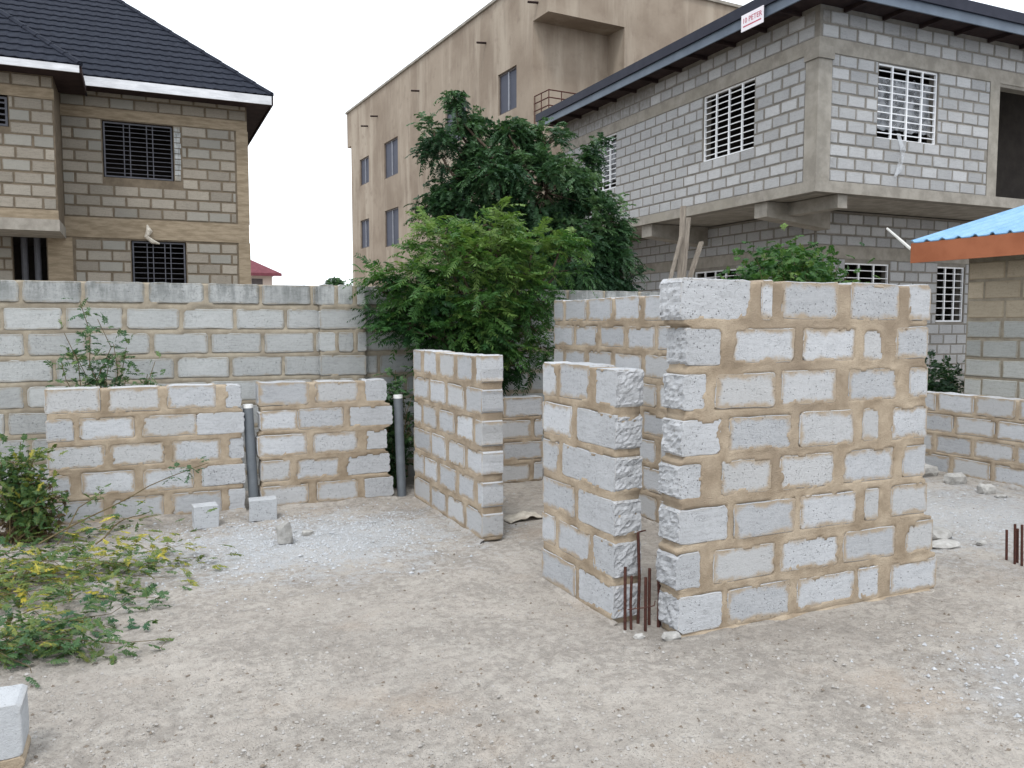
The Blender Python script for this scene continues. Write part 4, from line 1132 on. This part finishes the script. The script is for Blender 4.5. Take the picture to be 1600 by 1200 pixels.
rb1 = thing('starter_bars', 'cluster of rusty rebar rods standing between the two rough wall ends', 'rebar', (2.48, 3.73, 0), 0, 'rusty rebar starter bars')
for (px_, yb, yt, rad) in ((977, 985, 886, .009), (987, 985, 900, .008), (997, 975, 832, .009), (1009, 985, 902, .009), (1015, 975, 888, .009), (1028, 978, 885, .010), (1031, 976, 886, .008)):
    base = onG(px_ + random.uniform(-1, 1), yb)
    if base[1] < 3.5: base[1] = 3.55
    top = onY(px_, yt, base[1]); h = top[2]
    b0 = Vector(base) - Vector((2.48, 3.73, 0))
    pts = [b0 + Vector((0, 0, -0.06)), b0 + Vector((random.uniform(-.006, .006), random.uniform(-.01, .01), h * 0.5)), b0 + Vector((top[0] - base[0], 0, h))]
    if px_ == 997: pts += [pts[-1] + Vector((0.012, 0.0, 0.003)), pts[-1] + Vector((0.07, 0.03, -0.002))]; 
    MB().tube(pts, [rad] * (3 if px_ != 997 else 3) + ([0.005, 0.004] if px_ == 997 else []), 7).build('rod', M['rust'], rb1)
# binding wire ring
MB().tube([(-0.1, -0.01, 0.16), (-0.02, -0.045, 0.17), (0.06, -0.03, 0.165), (0.1, 0.02, 0.17)], 0.003, 5).build('tie_wire', M['rust'], rb1)
rb2 = thing('starter_bars', 'cluster of rusty rebar rods at the right edge of the plot', 'rebar', (5.65, 3.72, 0), 0, 'rusty rebar starter bars')
for (px_, yb, yt) in ((1573, 876, 828), (1586, 882, 819), (1590, 880, 826), (1597, 884, 820), (1606, 878, 815)):
    base = onG(px_, yb); top = onY(px_, yt, base[1]); b0 = Vector(base) - Vector((5.65, 3.72, 0))
    MB().tube([b0 + Vector((0, 0, -0.06)), b0 + Vector((top[0] - base[0], 0, top[2]))], 0.009, 7).build('rod', M['rust'], rb2)

def loose_block(label, x0, x1, y, z, dpt, rz, seed, mat=None):
    me = block_mesh(x1 - x0, z, dpt, seed, 0.0, chip=0.007)
    o = obj('loose_block', me, mat or M['block_loose'], None, ((x0 + x1) / 2, y, ground_z((x0 + x1) / 2, y) + z / 2 - 0.006), (0, 0, rz))
    return tag(o, label, 'block', 'loose concrete blocks')
loose_block('loose pale concrete block standing left of the first pipe foot', 0.365, 0.570, 7.26, 0.205, 0.15, R(4), 41)
loose_block('loose pale concrete block leaning at the foot of the first grey pipe', 0.815, 1.06, 7.34, 0.195, 0.15, R(-6), 42)
lb = thing('bedded_block', 'single grey block bedded on mortar in the near left corner', 'block', (-0.72, 3.58, 0))
obj('block', block_mesh(0.45, 0.225, 0.20, 77, 0.0, chip=0.006), M['block_loose'], lb, (0.035, 0.0, 0.148))
mb = MB()
me = block_mesh(0.455, 0.06, 0.21, 78, 0.0); obj('mortar', me, M['mortar'], lb, (0.035, -0.004, 0.014))

def rock_mesh(name, sx, sy, sz, seed, sub=2, amp=0.34):
    bm = bmesh.new(); bmesh.ops.create_icosphere(bm, subdivisions=sub, radius=1)
    for v in bm.verts:
        n_ = v.co.normalized(); k = 1 + amp * nz(n_.x * 1.7 + seed, n_.y * 1.7, n_.z * 1.7) + amp * 0.6 * nz(n_.x * 4 + seed, n_.y * 4, n_.z * 4)
        q = Vector([math.copysign(abs(c) ** 0.72, c) for c in n_]) * k
        v.co = Vector((q.x * sx, q.y * sy, max(q.z * sz, -sz * 0.55)))
    me = bpy.data.meshes.new(name); bm.to_mesh(me); bm.free(); return me
def rock(label, px_, py_, sx, sy, sz, seed, mat='rubble', rz=0.0, name='stone', cat='stone', dz=0.5, group='loose stones and rubble'):
    g = onG(px_, py_)
    o = obj(name, rock_mesh(name, sx, sy, sz, seed), M[mat], None, (g[0], g[1] + sy * 0.7, ground_z(g[0], g[1]) + sz * dz), (0, 0, rz))
    return tag(o, label, cat, group)
rock('large pale stone on the gravel in front of the second loose block', 446, 851, 0.068, 0.062, 0.10, 3, dz=0.62)
rock('small flat stone on the gravel right of the large stone', 482, 836, 0.05, 0.035, 0.028, 9)
rock('upper flat broken slab beside the right rebar', 1478, 844, 0.125, 0.10, 0.045, 12, rz=0.3, name='rubble_slab', dz=0.8)
rock('lower flat broken slab beside the right rebar', 1484, 858, 0.13, 0.075, 0.030, 15, rz=-0.15, name='rubble_slab')
rock('dark chip of rubble right of the broken slabs', 1538, 852, 0.05, 0.03, 0.018, 22)
rock('pale lump of rubble at the left foot of the right low wall', 1452, 745, 0.17, 0.10, 0.085, 31)
rock('heap of pale rubble at the foot of the right low wall', 1500, 756, 0.13, 0.08, 0.075, 35)
rock('squared chunk of block on the ground before the right low wall', 1547, 772, 0.09, 0.06, 0.06, 38)
rock('thin flake of block at the right edge by the low wall', 1568, 778, 0.07, 0.04, 0.02, 44)
rock('pale lump of concrete among the weeds by the left end of the low wall', 40, 832, 0.13, 0.10, 0.09, 52)
rock('mortar crumb on the footing of the tallest wall', 1052, 1003, 0.055, 0.035, 0.022, 61, 'rubble')
rock('small mortar lump at the foot of the rebar', 1001, 1000, 0.03, 0.022, 0.015, 63, 'rubble')
# crumpled cement bag inside the doorway
g = onG(820, 813)
bag = MB(); v, f = [], []
for j in range(9):
    for i in range(17):
        x, y = -0.19 + 0.38 * i / 16, -0.09 + 0.18 * j / 8
        h = 0.045 * (1 - (x / 0.2) ** 2) * (1 - (y / 0.1) ** 2) + 0.035 * max(0, nz(x * 14, y * 16, 3.0)) + 0.004
        v.append((x + 0.02 * nz(y * 20, 1, 4), y, max(h, 0.004)))
for j in range(8):
    for i in range(16): a = j * 17 + i; f.append((a, a + 1, a + 18, a + 17))
bg = obj('cement_bag', mesh_np('cement_bag', v, f), M['rag'], None, (g[0], g[1] + 0.06, ground_z(g[0], g[1]) + 0.008), (0, 0, R(12)), smooth=True)
bg.modifiers.new('thickness', 'SOLIDIFY').thickness = 0.006
tag(bg, 'crumpled dirty cement bag lying inside the doorway gap', 'bag')
# soil and mortar droppings banked against the wall feet
def soil_bank(wall, u0, u1, mat, h=0.022, d=0.05, seed=1.0):
    n = max(8, int((u1 - u0) / 0.03)); v, f = [], []
    for i in range(n + 1):
        u = u0 + (u1 - u0) * i / n; n_ = nz(u * 5, seed, 2); dz_ = h * (0.8 + 0.9 * n_); dy = d * (0.8 + 0.9 * nz(u * 4, 3 + seed, 1))
        v += [(u, 0.01, -0.04), (u, -0.004 - dy, -0.04), (u, -0.004 - dy * 0.5, dz_ * 0.45), (u, 0.004, dz_ + 0.006)]
    for i in range(n):
        a = i * 4
        for k in range(3): f.append((a + k, a + k + 1, a + k + 5, a + k + 4))
    return obj('soil_bank', mesh_np('soil_bank', v, f), mat, wall, smooth=True)
soil_bank(wall_front, 0.10, 2.08, M['mortar'], 0.016, 0.03, 1.0)
soil_bank(wall_front, 0.02, 2.12, M['ground'], 0.006, 0.09, 9.0)
soil_bank(wall_d, 0.0, 0.95, M['ground'], 0.018, 0.06, 2.0)
soil_bank(wall_m, 0.0, 1.80, M['ground'], 0.02, 0.06, 3.0)
soil_bank(wall_l1, 0.0, 1.58, M['ground'], 0.03, 0.10, 4.0)
soil_bank(wall_l2, 0.0, 1.30, M['ground'], 0.03, 0.10, 5.0)
soil_bank(wall_r, 0.0, 4.2, M['ground'], 0.03, 0.09, 6.0)
soil_bank(wall_e, 0.0, 3.84, M['ground'], 0.02, 0.06, 7.0)
# planks leaning on the boundary wall
for i, (pb, pt, w, lab) in enumerate((((1062, 436), (1068, 322), .036, 'tallest weathered plank leaning behind the tallest wall'),
                                      ((1078, 436), (1096, 378), .034, 'right hand weathered plank leaning behind the tallest wall'),
                                      ((1056, 408), (1064, 370), .022, 'short thin batten leaning left of the tallest plank'),
                                      ((1068, 436), (1076, 340), .026, 'middle weathered plank leaning behind the tallest wall'))):
    yb, yt = 8.62 - i * 0.03, 8.66 - i * 0.03
    t_ = onY(*pt, yt); m_ = onY(*pb, yb)
    d = t_ - m_; s_ = (m_[2] + 0.02) / d[2]; base = m_ - d * s_; base[1] = yb - 0.12
    L_ = np.linalg.norm(t_ - base)
    mb = MB(); mb.box((-w, -0.012, 0), (w, 0.012, L_))
    o = mb.build('plank', M['wood'], None, tuple(base))
    o.rotation_euler = Vector(t_ - base).to_track_quat('Z', 'Y').to_euler()
    tag(o, lab, 'plank', 'old planks leaning behind the walls')

# ------------------------------------------------------------------ gravel and pebbles (too many to count)
def scatter(name, label, n, sampler, smin, smax, mat, seed):
    rg = np.random.default_rng(seed)
    base = np.array([(1, 0, 0), (-1, 0, 0), (0, 1, 0), (0, -1, 0), (0, 0, 0.7), (0, 0, -0.5)], float)
    tri = np.array([(0, 2, 4), (2, 1, 4), (1, 3, 4), (3, 0, 4), (2, 0, 5), (1, 2, 5), (3, 1, 5), (0, 3, 5)])
    vs_, fs_ = [], []
    for k in range(n):
        x, y = sampler(rg)
        s_ = smin * (smax / smin) ** (rg.random() ** 2.6)
        b = base * (0.6 + 0.8 * rg.random((6, 1))) * s_
        a = rg.random() * 6.3; ca, sa = math.cos(a), math.sin(a)
        b = np.stack([b[:, 0] * ca - b[:, 1] * sa * 0.8, b[:, 0] * sa + b[:, 1] * ca * 0.8, b[:, 2]], 1)
        b += (x, y, ground_z(x, y) + s_ * 0.12)
        vs_.append(b); fs_.append(tri + 6 * k)
    me = mesh_np(name, np.concatenate(vs_), np.concatenate(fs_))
    return tag(obj(name, me, mat), label, kind='stuff')
def img_sampler(rg):
    while True:
        g_ = onG(rg.uniform(-60, 1660), 760 + 460 * rg.random())
        if g_[1] < 7.6 and not (2.38 < g_[0] < 2.62 and 3.9 < g_[1] < 7.6) and not (2.5 < g_[0] < 4.55 and 3.5 < g_[1] < 3.85): return g_[0], g_[1]
def drift_sampler(rg):
    cx, cy, sx, sy = [(1.15, 6.6, 0.55, 0.45), (1.15, 6.6, 0.8, 0.6), (4.1, 2.4, 0.45, 0.3), (6.5, 5.0, 0.8, 0.6)][rg.choice(4, p=[.4, .25, .1, .25])]
    while True:
        x, y = rg.normal(cx, sx), rg.normal(cy, sy)
        if y < 7.65 and not (2.3 < x < 2.65) and not (2.5 < x < 4.7 and 3.4 < y < 4.0): return x, y
scatter('pebbles', 'small pale pebbles and grit scattered over the plot', 9000, img_sampler, 0.003, 0.013, M['pebble'], 4)
scatter('soil_clods', 'dark crumbs of soil scattered over the plot', 1500, img_sampler, 0.003, 0.014, M['soil'], 5)
scatter('gravel', 'pale grey granite chippings spilled in drifts', 8000, drift_sampler, 0.004, 0.017, M['chip'], 6)

# ------------------------------------------------------------------ foliage
def leaf_mesh(name, base, dirs, length, pairs, ll, lw_, droop, tint, rg):
    """compound leaves: arrays of base points, directions, rachis lengths; one diamond per leaflet"""
    base, dirs = np.asarray(base), np.asarray(dirs); N = len(base)
    dirs = dirs / np.linalg.norm(dirs, axis=1, keepdims=True)
    length = np.broadcast_to(length, (N,)); tint = np.broadcast_to(tint, (N,))
    upv = np.array([0, 0, 1.0]) + rg.normal(0, 0.35, (N, 3))
    side = np.cross(dirs, upv); side /= np.linalg.norm(side, axis=1, keepdims=True) + 1e-6
    nrm = np.cross(side, dirs)
    V, T = [], []
    ts = np.linspace(0.22, 0.97, pairs)
    for k, tt in enumerate(ts):
        c = base + dirs * (length * tt)[:, None] + np.array([0, 0, -1.0]) * (droop * length * tt * tt)[:, None]
        fwd = dirs + np.array([0, 0, -1.0]) * (2 * droop * tt); fwd /= np.linalg.norm(fwd, axis=1, keepdims=True)
        sc_ = ll * (0.72 + 0.55 * math.sin(math.pi * (0.15 + 0.75 * tt))) * rg.uniform(0.8, 1.15, N)
        for sgn in (-1, 1):
            d = side * sgn * 0.80 + fwd * 0.55 + np.array([0, 0, -0.30]) + rg.normal(0, 0.14, (N, 3)); d /= np.linalg.norm(d, axis=1, keepdims=True)
            wv = np.cross(d, nrm); wv /= np.linalg.norm(wv, axis=1, keepdims=True) + 1e-6
            wv += rg.normal(0, 0.25, (N, 3))
            tip = c + d * sc_[:, None]; m = c + d * (sc_ * 0.42)[:, None]
            hw = (lw_ * sc_ / ll * 0.5)[:, None]
            V.append(np.stack([c, m + wv * hw, tip, m - wv * hw], 1)); T.append(np.clip(tint + rg.normal(0, 0.07, N), 0, 1))
    tip_c = base + dirs * length[:, None] + np.array([0, 0, -1.0]) * (droop * length)[:, None]
    # rachis ribbon
    r0, r1 = base, tip_c; hw = 0.0035
    mid_ = base + dirs * (length * .5)[:, None] + np.array([0, 0, -1.0]) * (droop * length * .25)[:, None]
    V.append(np.stack([r0 - side * hw, r0 + side * hw, mid_ + side * hw, mid_ - side * hw], 1)); T.append(np.clip(tint + .1, 0, 1))
    V.append(np.stack([mid_ - side * hw, mid_ + side * hw, r1 + side * hw * .5, r1 - side * hw * .5], 1)); T.append(np.clip(tint + .1, 0, 1))
    V = np.concatenate(V).reshape(-1, 3); T = np.repeat(np.concatenate(T), 4)
    n = len(V) // 4
    me = mesh_quads(name, V, np.arange(4 * n).reshape(-1, 4))
    at = me.attributes.new('tint', 'FLOAT', 'POINT'); at.data.foreach_set('value', T.astype(np.float32))
    return me

def limb_path(a, b, rg, n=5, sag=0.12):
    a, b = np.array(a, float), np.array(b, float); L = np.linalg.norm(b - a); pts = []
    for k in range(n + 1):
        t = k / n; p = a + (b - a) * t + np.array([0, 0, sag * L * math.sin(math.pi * t)])
        if 0 < k < n: p = p + rg.normal(0, 0.035 * L, 3)
        pts.append(p)
    return pts

WALL_BOX = [(-3, 7.95, 8.58, 8.93, 2.14), (2.4, 2.61, 5.8, 7.7, 1.5), (2.4, 4.0, 7.9, 8.13, 0.96), (3.95, 4.18, 3.6, 7.75, 1.99), (-0.76, 2.3, 7.72, 7.95, 1.2)]
def inside_wall(p, m=0.03):
    return any(x0 - m < p[0] < x1 + m and y0 - m < p[1] < y1 + m and p[2] < z + m for x0, x1, y0, y1, z in WALL_BOX)

def tree(name, label, trunk, fork_z, lobes, Yp, leaf, seed, clump_r, per_clump, lens, pairs, ll, lw_, dens, droop=0.45, tint0=0.45, trunk_r=0.07, rk=0.8, tadd=0.0, flat=0.0):
    rg = np.random.default_rng(seed)
    root = thing(name, label, 'tree', trunk)
    tr = np.array(trunk)
    mb = MB(); fork = tr + np.array([0.05, 0.0, fork_z])
    mb.tube([Vector(p - tr) for p in limb_path(tr - np.array([0, 0, 0.1]), fork, rg, 4, 0)], list(np.linspace(trunk_r, trunk_r * 0.7, 5)), 9)
    B, D, Ln, Tn = [], [], [], []
    for (px_, py_, rp, dy, tn) in lobes:
        c = onY(px_, py_, Yp + dy); r_ = rp * rk / F_PX * depth_of(c)
        mb.tube([Vector(p - tr) for p in limb_path(fork, c - np.array([0, 0, r_ * 0.3]), rg, 6, 0.06)], list(np.linspace(trunk_r * 0.45, 0.012, 7)), 6)
        ncl = max(4, int(dens * (r_ / clump_r) ** 2.2))
        for _ in range(ncl):
            d = rg.normal(0, 1, 3); d /= np.linalg.norm(d)
            rad = r_ * (0.45 + 0.58 * rg.random() ** 0.6)
            cc = c + d * rad * np.array([1, 0.9, 0.92])
            if inside_wall(cc): continue
            outd = d * 0.8 + np.array([0, 0, 0.35])
            if rg.random() < 0.5:
                mb.tube([Vector(c + d * rad * 0.2 - tr), Vector(cc - tr)], [0.010, 0.005], 4, caps=False)
            m = int(per_clump * rg.uniform(0.7, 1.3))
            dd = rg.normal(0, 0.75, (m, 3)) + outd; dd[:, 2] *= (1 - flat); dd /= np.linalg.norm(dd, axis=1, keepdims=True)
            bb = cc + rg.normal(0, clump_r * 0.28, (m, 3))
            tv = tn + tadd + 0.20 * (d[2]) + rg.normal(0, 0.15)  # leaf colour mixes fresh top growth with painted shade low in the crown
            for q in range(m):
                e = bb[q] + dd[q] * lens * 0.6
                if inside_wall(bb[q]) or inside_wall(e): continue
                B.append(bb[q] - tr); D.append(dd[q]); Ln.append(lens * rg.uniform(0.65, 1.2)); Tn.append(np.clip(tv + rg.normal(0, 0.07), 0, 1))
    mb.build('trunk', M['bark'], root, smooth=True)
    me = leaf_mesh('crown', B, D, np.array(Ln), pairs, ll, lw_, droop, np.array(Tn), rg)
    obj('crown', me, leaf, root)
    return root

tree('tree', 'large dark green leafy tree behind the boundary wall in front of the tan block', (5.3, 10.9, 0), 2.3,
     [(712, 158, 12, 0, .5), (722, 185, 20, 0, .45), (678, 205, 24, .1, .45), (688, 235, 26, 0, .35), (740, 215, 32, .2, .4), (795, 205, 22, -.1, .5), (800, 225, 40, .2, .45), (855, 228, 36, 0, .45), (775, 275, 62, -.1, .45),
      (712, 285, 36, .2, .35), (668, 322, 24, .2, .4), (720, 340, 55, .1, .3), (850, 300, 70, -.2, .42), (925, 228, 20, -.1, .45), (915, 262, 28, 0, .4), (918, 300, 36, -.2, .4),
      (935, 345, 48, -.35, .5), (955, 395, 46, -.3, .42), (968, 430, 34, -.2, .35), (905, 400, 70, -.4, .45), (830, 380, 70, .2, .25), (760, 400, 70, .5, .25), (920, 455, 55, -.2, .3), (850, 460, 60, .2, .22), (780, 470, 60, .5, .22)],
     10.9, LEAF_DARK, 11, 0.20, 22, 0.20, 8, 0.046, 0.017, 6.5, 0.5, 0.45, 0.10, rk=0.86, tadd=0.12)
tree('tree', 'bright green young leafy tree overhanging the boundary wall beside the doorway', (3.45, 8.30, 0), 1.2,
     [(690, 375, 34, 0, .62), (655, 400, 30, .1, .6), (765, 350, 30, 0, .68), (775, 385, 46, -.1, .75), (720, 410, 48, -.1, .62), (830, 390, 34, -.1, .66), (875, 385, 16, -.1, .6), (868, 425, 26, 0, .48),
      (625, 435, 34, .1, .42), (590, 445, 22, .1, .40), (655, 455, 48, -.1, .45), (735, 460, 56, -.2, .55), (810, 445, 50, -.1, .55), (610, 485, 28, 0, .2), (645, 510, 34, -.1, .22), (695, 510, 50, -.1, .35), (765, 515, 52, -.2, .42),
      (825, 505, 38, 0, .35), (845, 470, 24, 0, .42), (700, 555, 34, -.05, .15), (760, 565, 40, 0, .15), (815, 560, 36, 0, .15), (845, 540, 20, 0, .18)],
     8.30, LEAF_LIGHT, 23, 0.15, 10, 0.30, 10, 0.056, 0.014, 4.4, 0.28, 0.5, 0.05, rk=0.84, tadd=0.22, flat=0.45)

def plant(name, label, base, stems, leaf, seed, per_m=34, lens=0.12, pairs=5, ll=0.03, lw_=0.014, droop=0.35, tint=0.4, group=None, flat=0.0, cat='plant', leafless=0.12, spread=0.04, tvar=0.14, sr=1.0):
    """stems: list of polylines in world coordinates; leaves set alternately along each"""
    rg = np.random.default_rng(seed); root = thing(name, label, cat, tuple(base), 0, group); b0 = np.array(base, float)
    mb = MB(); B, D, Ln, Tn = [], [], [], []
    for st_ in stems:
        pts = np.array(st_, float); seg = np.linalg.norm(np.diff(pts, axis=0), axis=1); tot = seg.sum(); cum = np.concatenate([[0], np.cumsum(seg)])
        mb.tube([Vector(p - b0) for p in pts], list(np.linspace(0.007 * sr, 0.003 * sr, len(pts))), 5)
        stint = tint + rg.normal(0, tvar)
        for _ in range(int(tot * per_m)):
            s_ = tot * (leafless + (1 - leafless) * rg.random()); k = min(len(seg) - 1, np.searchsorted(cum, s_) - 1); fr = (s_ - cum[k]) / seg[k]
            p = pts[k] + (pts[k + 1] - pts[k]) * fr + rg.normal(0, spread, 3) * (0.3 + s_ / tot)
            if p[2] < 0.02: p[2] = 0.02 + abs(rg.normal(0, .02))
            tg = (pts[k + 1] - pts[k]) / seg[k]
            d = tg * 0.5 + rg.normal(0, 0.6, 3); d[2] = d[2] * (1 - flat) + 0.12
            if inside_wall(p, 0.0) or inside_wall(p + d / np.linalg.norm(d) * lens, 0.0): continue
            B.append(p - b0); D.append(d); Ln.append(lens * rg.uniform(0.6, 1.25)); Tn.append(np.clip(stint + rg.normal(0, tvar), 0, 1))
    mb.build('stem', M['stem'], root)
    obj('foliage', leaf_mesh('foliage', B, D, np.array(Ln), pairs, ll, lw_, droop, np.array(Tn), rg), leaf, root)
    return root

def wander(a, b, rg, n=6, amp=0.05, lift=0.0):
    a, b = np.array(a, float), np.array(b, float); out = []
    for k in range(n + 1):
        t = k / n; p = a + (b - a) * t
        p = p + rg.normal(0, amp, 3) * (0 if k == 0 else 1) * np.array([1, 1, 0.6]); p[2] += lift * math.sin(math.pi * t)
        out.append(p)
    return out
rg0 = np.random.default_rng(77)
# plant on the strip between low wall and boundary wall
stems = []
for (px_, py_) in ((138, 470), (110, 520), (150, 500), (180, 540), (205, 545), (240, 565), (125, 555), (165, 560), (95, 560), (225, 585), (150, 580), (190, 590)):
    stems.append(wander((-0.30 + rg0.normal(0, .08), 8.25, 0.0), onY(px_, py_, 8.2 + rg0.normal(0, .06)), rg0, 6, 0.03, 0.05))
plant('weed_plant', 'spindly green weed growing between the low wall and the boundary wall', (-0.3, 8.25, 0), stems, LEAF_WEED, 31, 19, 0.11, 6, 0.024, 0.011, 0.3, 0.58, leafless=0.6)
# creeping branches from the left
stems = []
for (ax, ay, bx, by) in ((-80, 900, 300, 850), (-80, 915, 318, 868), (-80, 925, 250, 905), (-60, 880, 240, 800), (-60, 900, 200, 860), (-80, 940, 180, 925), (-70, 905, 280, 880), (-80, 930, 140, 905), (-60, 890, 170, 880), (-70, 915, 220, 870), (-80, 935, 120, 930), (-60, 880, 130, 850)):
    stems.append(wander(onG(ax, ay + 10, 0.06), onG(bx, by + 4, 0.03), rg0, 7, 0.05, 0.05))
plant('creeping_shrub', 'low yellow green creeping shrub spreading over the gravel from the left edge', tuple(onG(-80, 930)), stems, LEAF_GROUND, 37, 46, 0.10, 8, 0.021, 0.010, 0.25, 0.60, flat=0.7, leafless=0.02, spread=0.085, tvar=0.13, sr=0.5)
stems = []
for (ax, ay, bx, by) in ((-80, 1010, 250, 935), (-80, 1000, 215, 920), (-70, 1020, 165, 1010), (-80, 1030, 150, 985), (-80, 1025, 290, 1000), (-70, 1000, 120, 960), (-80, 1020, 110, 1000), (-80, 1035, 60, 1035), (-60, 1000, 175, 975), (-80, 1015, 140, 1005)):
    stems.append(wander(onG(ax, ay + 6, 0.05), onG(bx, by + 4, 0.025), rg0, 7, 0.045, 0.04))
plant('creeping_shrub', 'nearer bluish green creeping branch lying on the sand at the left edge', tuple(onG(-80, 1020)), stems, LEAF_GROUND, 41, 42, 0.10, 8, 0.021, 0.010, 0.25, 0.49, flat=0.7, leafless=0.02, spread=0.075, tvar=0.14, sr=0.5)
# bushy weed by the left end of the low wall
stems = []
b_ = onG(35, 850)
for (px_, py_) in ((30, 690), (60, 700), (15, 720), (75, 735), (45, 740), (5, 760), (88, 760), (60, 780), (25, 790), (-20, 730), (100, 790), (-10, 700), (40, 715), (10, 800), (70, 810)):
    stems.append(wander(b_ + rg0.normal(0, .05, 3) * (1, 1, 0), onY(px_, py_, float(b_[1]) + rg0.normal(0.0, .10)), rg0, 6, 0.025, 0.04))
plant('weed_bush', 'bushy green weed with brown lower stems at the left end of the low wall', tuple(b_), stems, LEAF_GROUND, 43, 62, 0.095, 8, 0.021, 0.010, 0.3, 0.46, leafless=0.45, tvar=0.1, spread=0.05)
stems = []
for (px_, py_) in ((20, 735), (50, 745), (75, 755), (90, 770), (40, 770), (10, 780), (65, 785), (30, 800), (-10, 770), (80, 800)):
    stems.append(wander(b_ + rg0.normal(0, .07, 3) * (1, 1, 0), onY(px_, py_, float(b_[1]) + 0.12 + rg0.normal(0.0, .06)), rg0, 6, 0.03, 0.02))
plant('dry_weed', 'dry brown weed stalks behind the green weed at the left end of the low wall', (float(b_[0]) + .02, float(b_[1]) + .1, 0), stems, LEAF_DRY, 45, 90, 0.08, 6, 0.026, 0.011, 0.5, 0.4, leafless=0.1, spread=0.04)
# twig across the low wall
stems = [wander(onG(60, 850, 0.15), onY(325, 722, 7.62), rg0, 8, 0.012, 0.03), wander(onG(90, 850, 0.1), onY(160, 765, 7.55), rg0, 6, 0.015, 0.05), wander(onG(150, 850, 0.05), onY(235, 800, 7.5), rg0, 6, 0.015, 0.05)]
plant('thin_twig', 'thin leafy twig slanting across the face of the left low wall', tuple(onG(60, 850)), stems, LEAF_WEED, 47, 13, 0.085, 6, 0.022, 0.009, 0.3, 0.6, leafless=0.7, spread=0.03)
# green strip beside the second pipe
stems = [wander((2.36 + rg0.normal(0, .03), 8.28 + rg0.normal(0, .08), 0), (2.37 + rg0.normal(0, .12), 8.22 + rg0.normal(0, .14), rg0.uniform(0.4, 1.25)), rg0, 5, 0.03) for _ in range(16)]
plant('leafy_weed', 'green leafy weed filling the gap beside the second grey pipe', (2.36, 8.3, 0), stems, LEAF_DARK, 53, 60, 0.12, 5, 0.036, 0.018, 0.3, 0.75, leafless=0.1, spread=0.05)
# bush beyond the front wall
cB = np.array([7.75, 8.15, 0.0]); stems = []
for _ in range(46):
    px_ = rg0.uniform(1150, 1325); py_ = rg0.uniform(388, 450) + 0.0022 * (px_ - 1225) ** 2 * 0.8
    stems.append(wander(cB + rg0.normal(0, .12, 3) * (1, 1, 0), onY(px_, py_, 8.15 + rg0.normal(0, .25)), rg0, 6, 0.05, 0.1))
plant('bush', 'round green bush showing above the top of the tallest wall', tuple(cB), stems, LEAF_LIGHT, 59, 30, 0.14, 6, 0.044, 0.020, 0.35, 0.58, leafless=0.62, spread=0.10, cat='bush')
cB = np.array([9.0, 8.0, 0.0]); stems = []
for _ in range(26):
    px_ = rg0.uniform(1440, 1512); py_ = rg0.uniform(565, 650)
    stems.append(wander(cB + rg0.normal(0, .1, 3) * (1, 1, 0), onY(px_, py_, 8.0 + rg0.normal(0, .15)), rg0, 5, 0.04, 0.08))
plant('bush', 'dark green bush behind the right low wall beside the gatehouse', tuple(cB), stems, LEAF_DARK, 61, 46, 0.13, 5, 0.045, 0.022, 0.35, 0.55, leafless=0.3, spread=0.08, cat='bush')
# far tree top over the boundary wall
c_ = onY(530, 436, 60.0); stems = [wander((c_[0], 60.0, 0), (c_[0] + rg0.normal(0, .4), 60 + rg0.normal(0, .4), c_[2] + rg0.normal(-.35, .18)), rg0, 5, 0.1) for _ in range(22)]
plant('far_tree', 'tiny distant tree top above the boundary wall', (c_[0], 60, 0), stems, LEAF_DARK, 67, 10, 0.35, 5, 0.14, 0.06, 0.4, 0.7, leafless=0.85, spread=0.1, cat='tree')
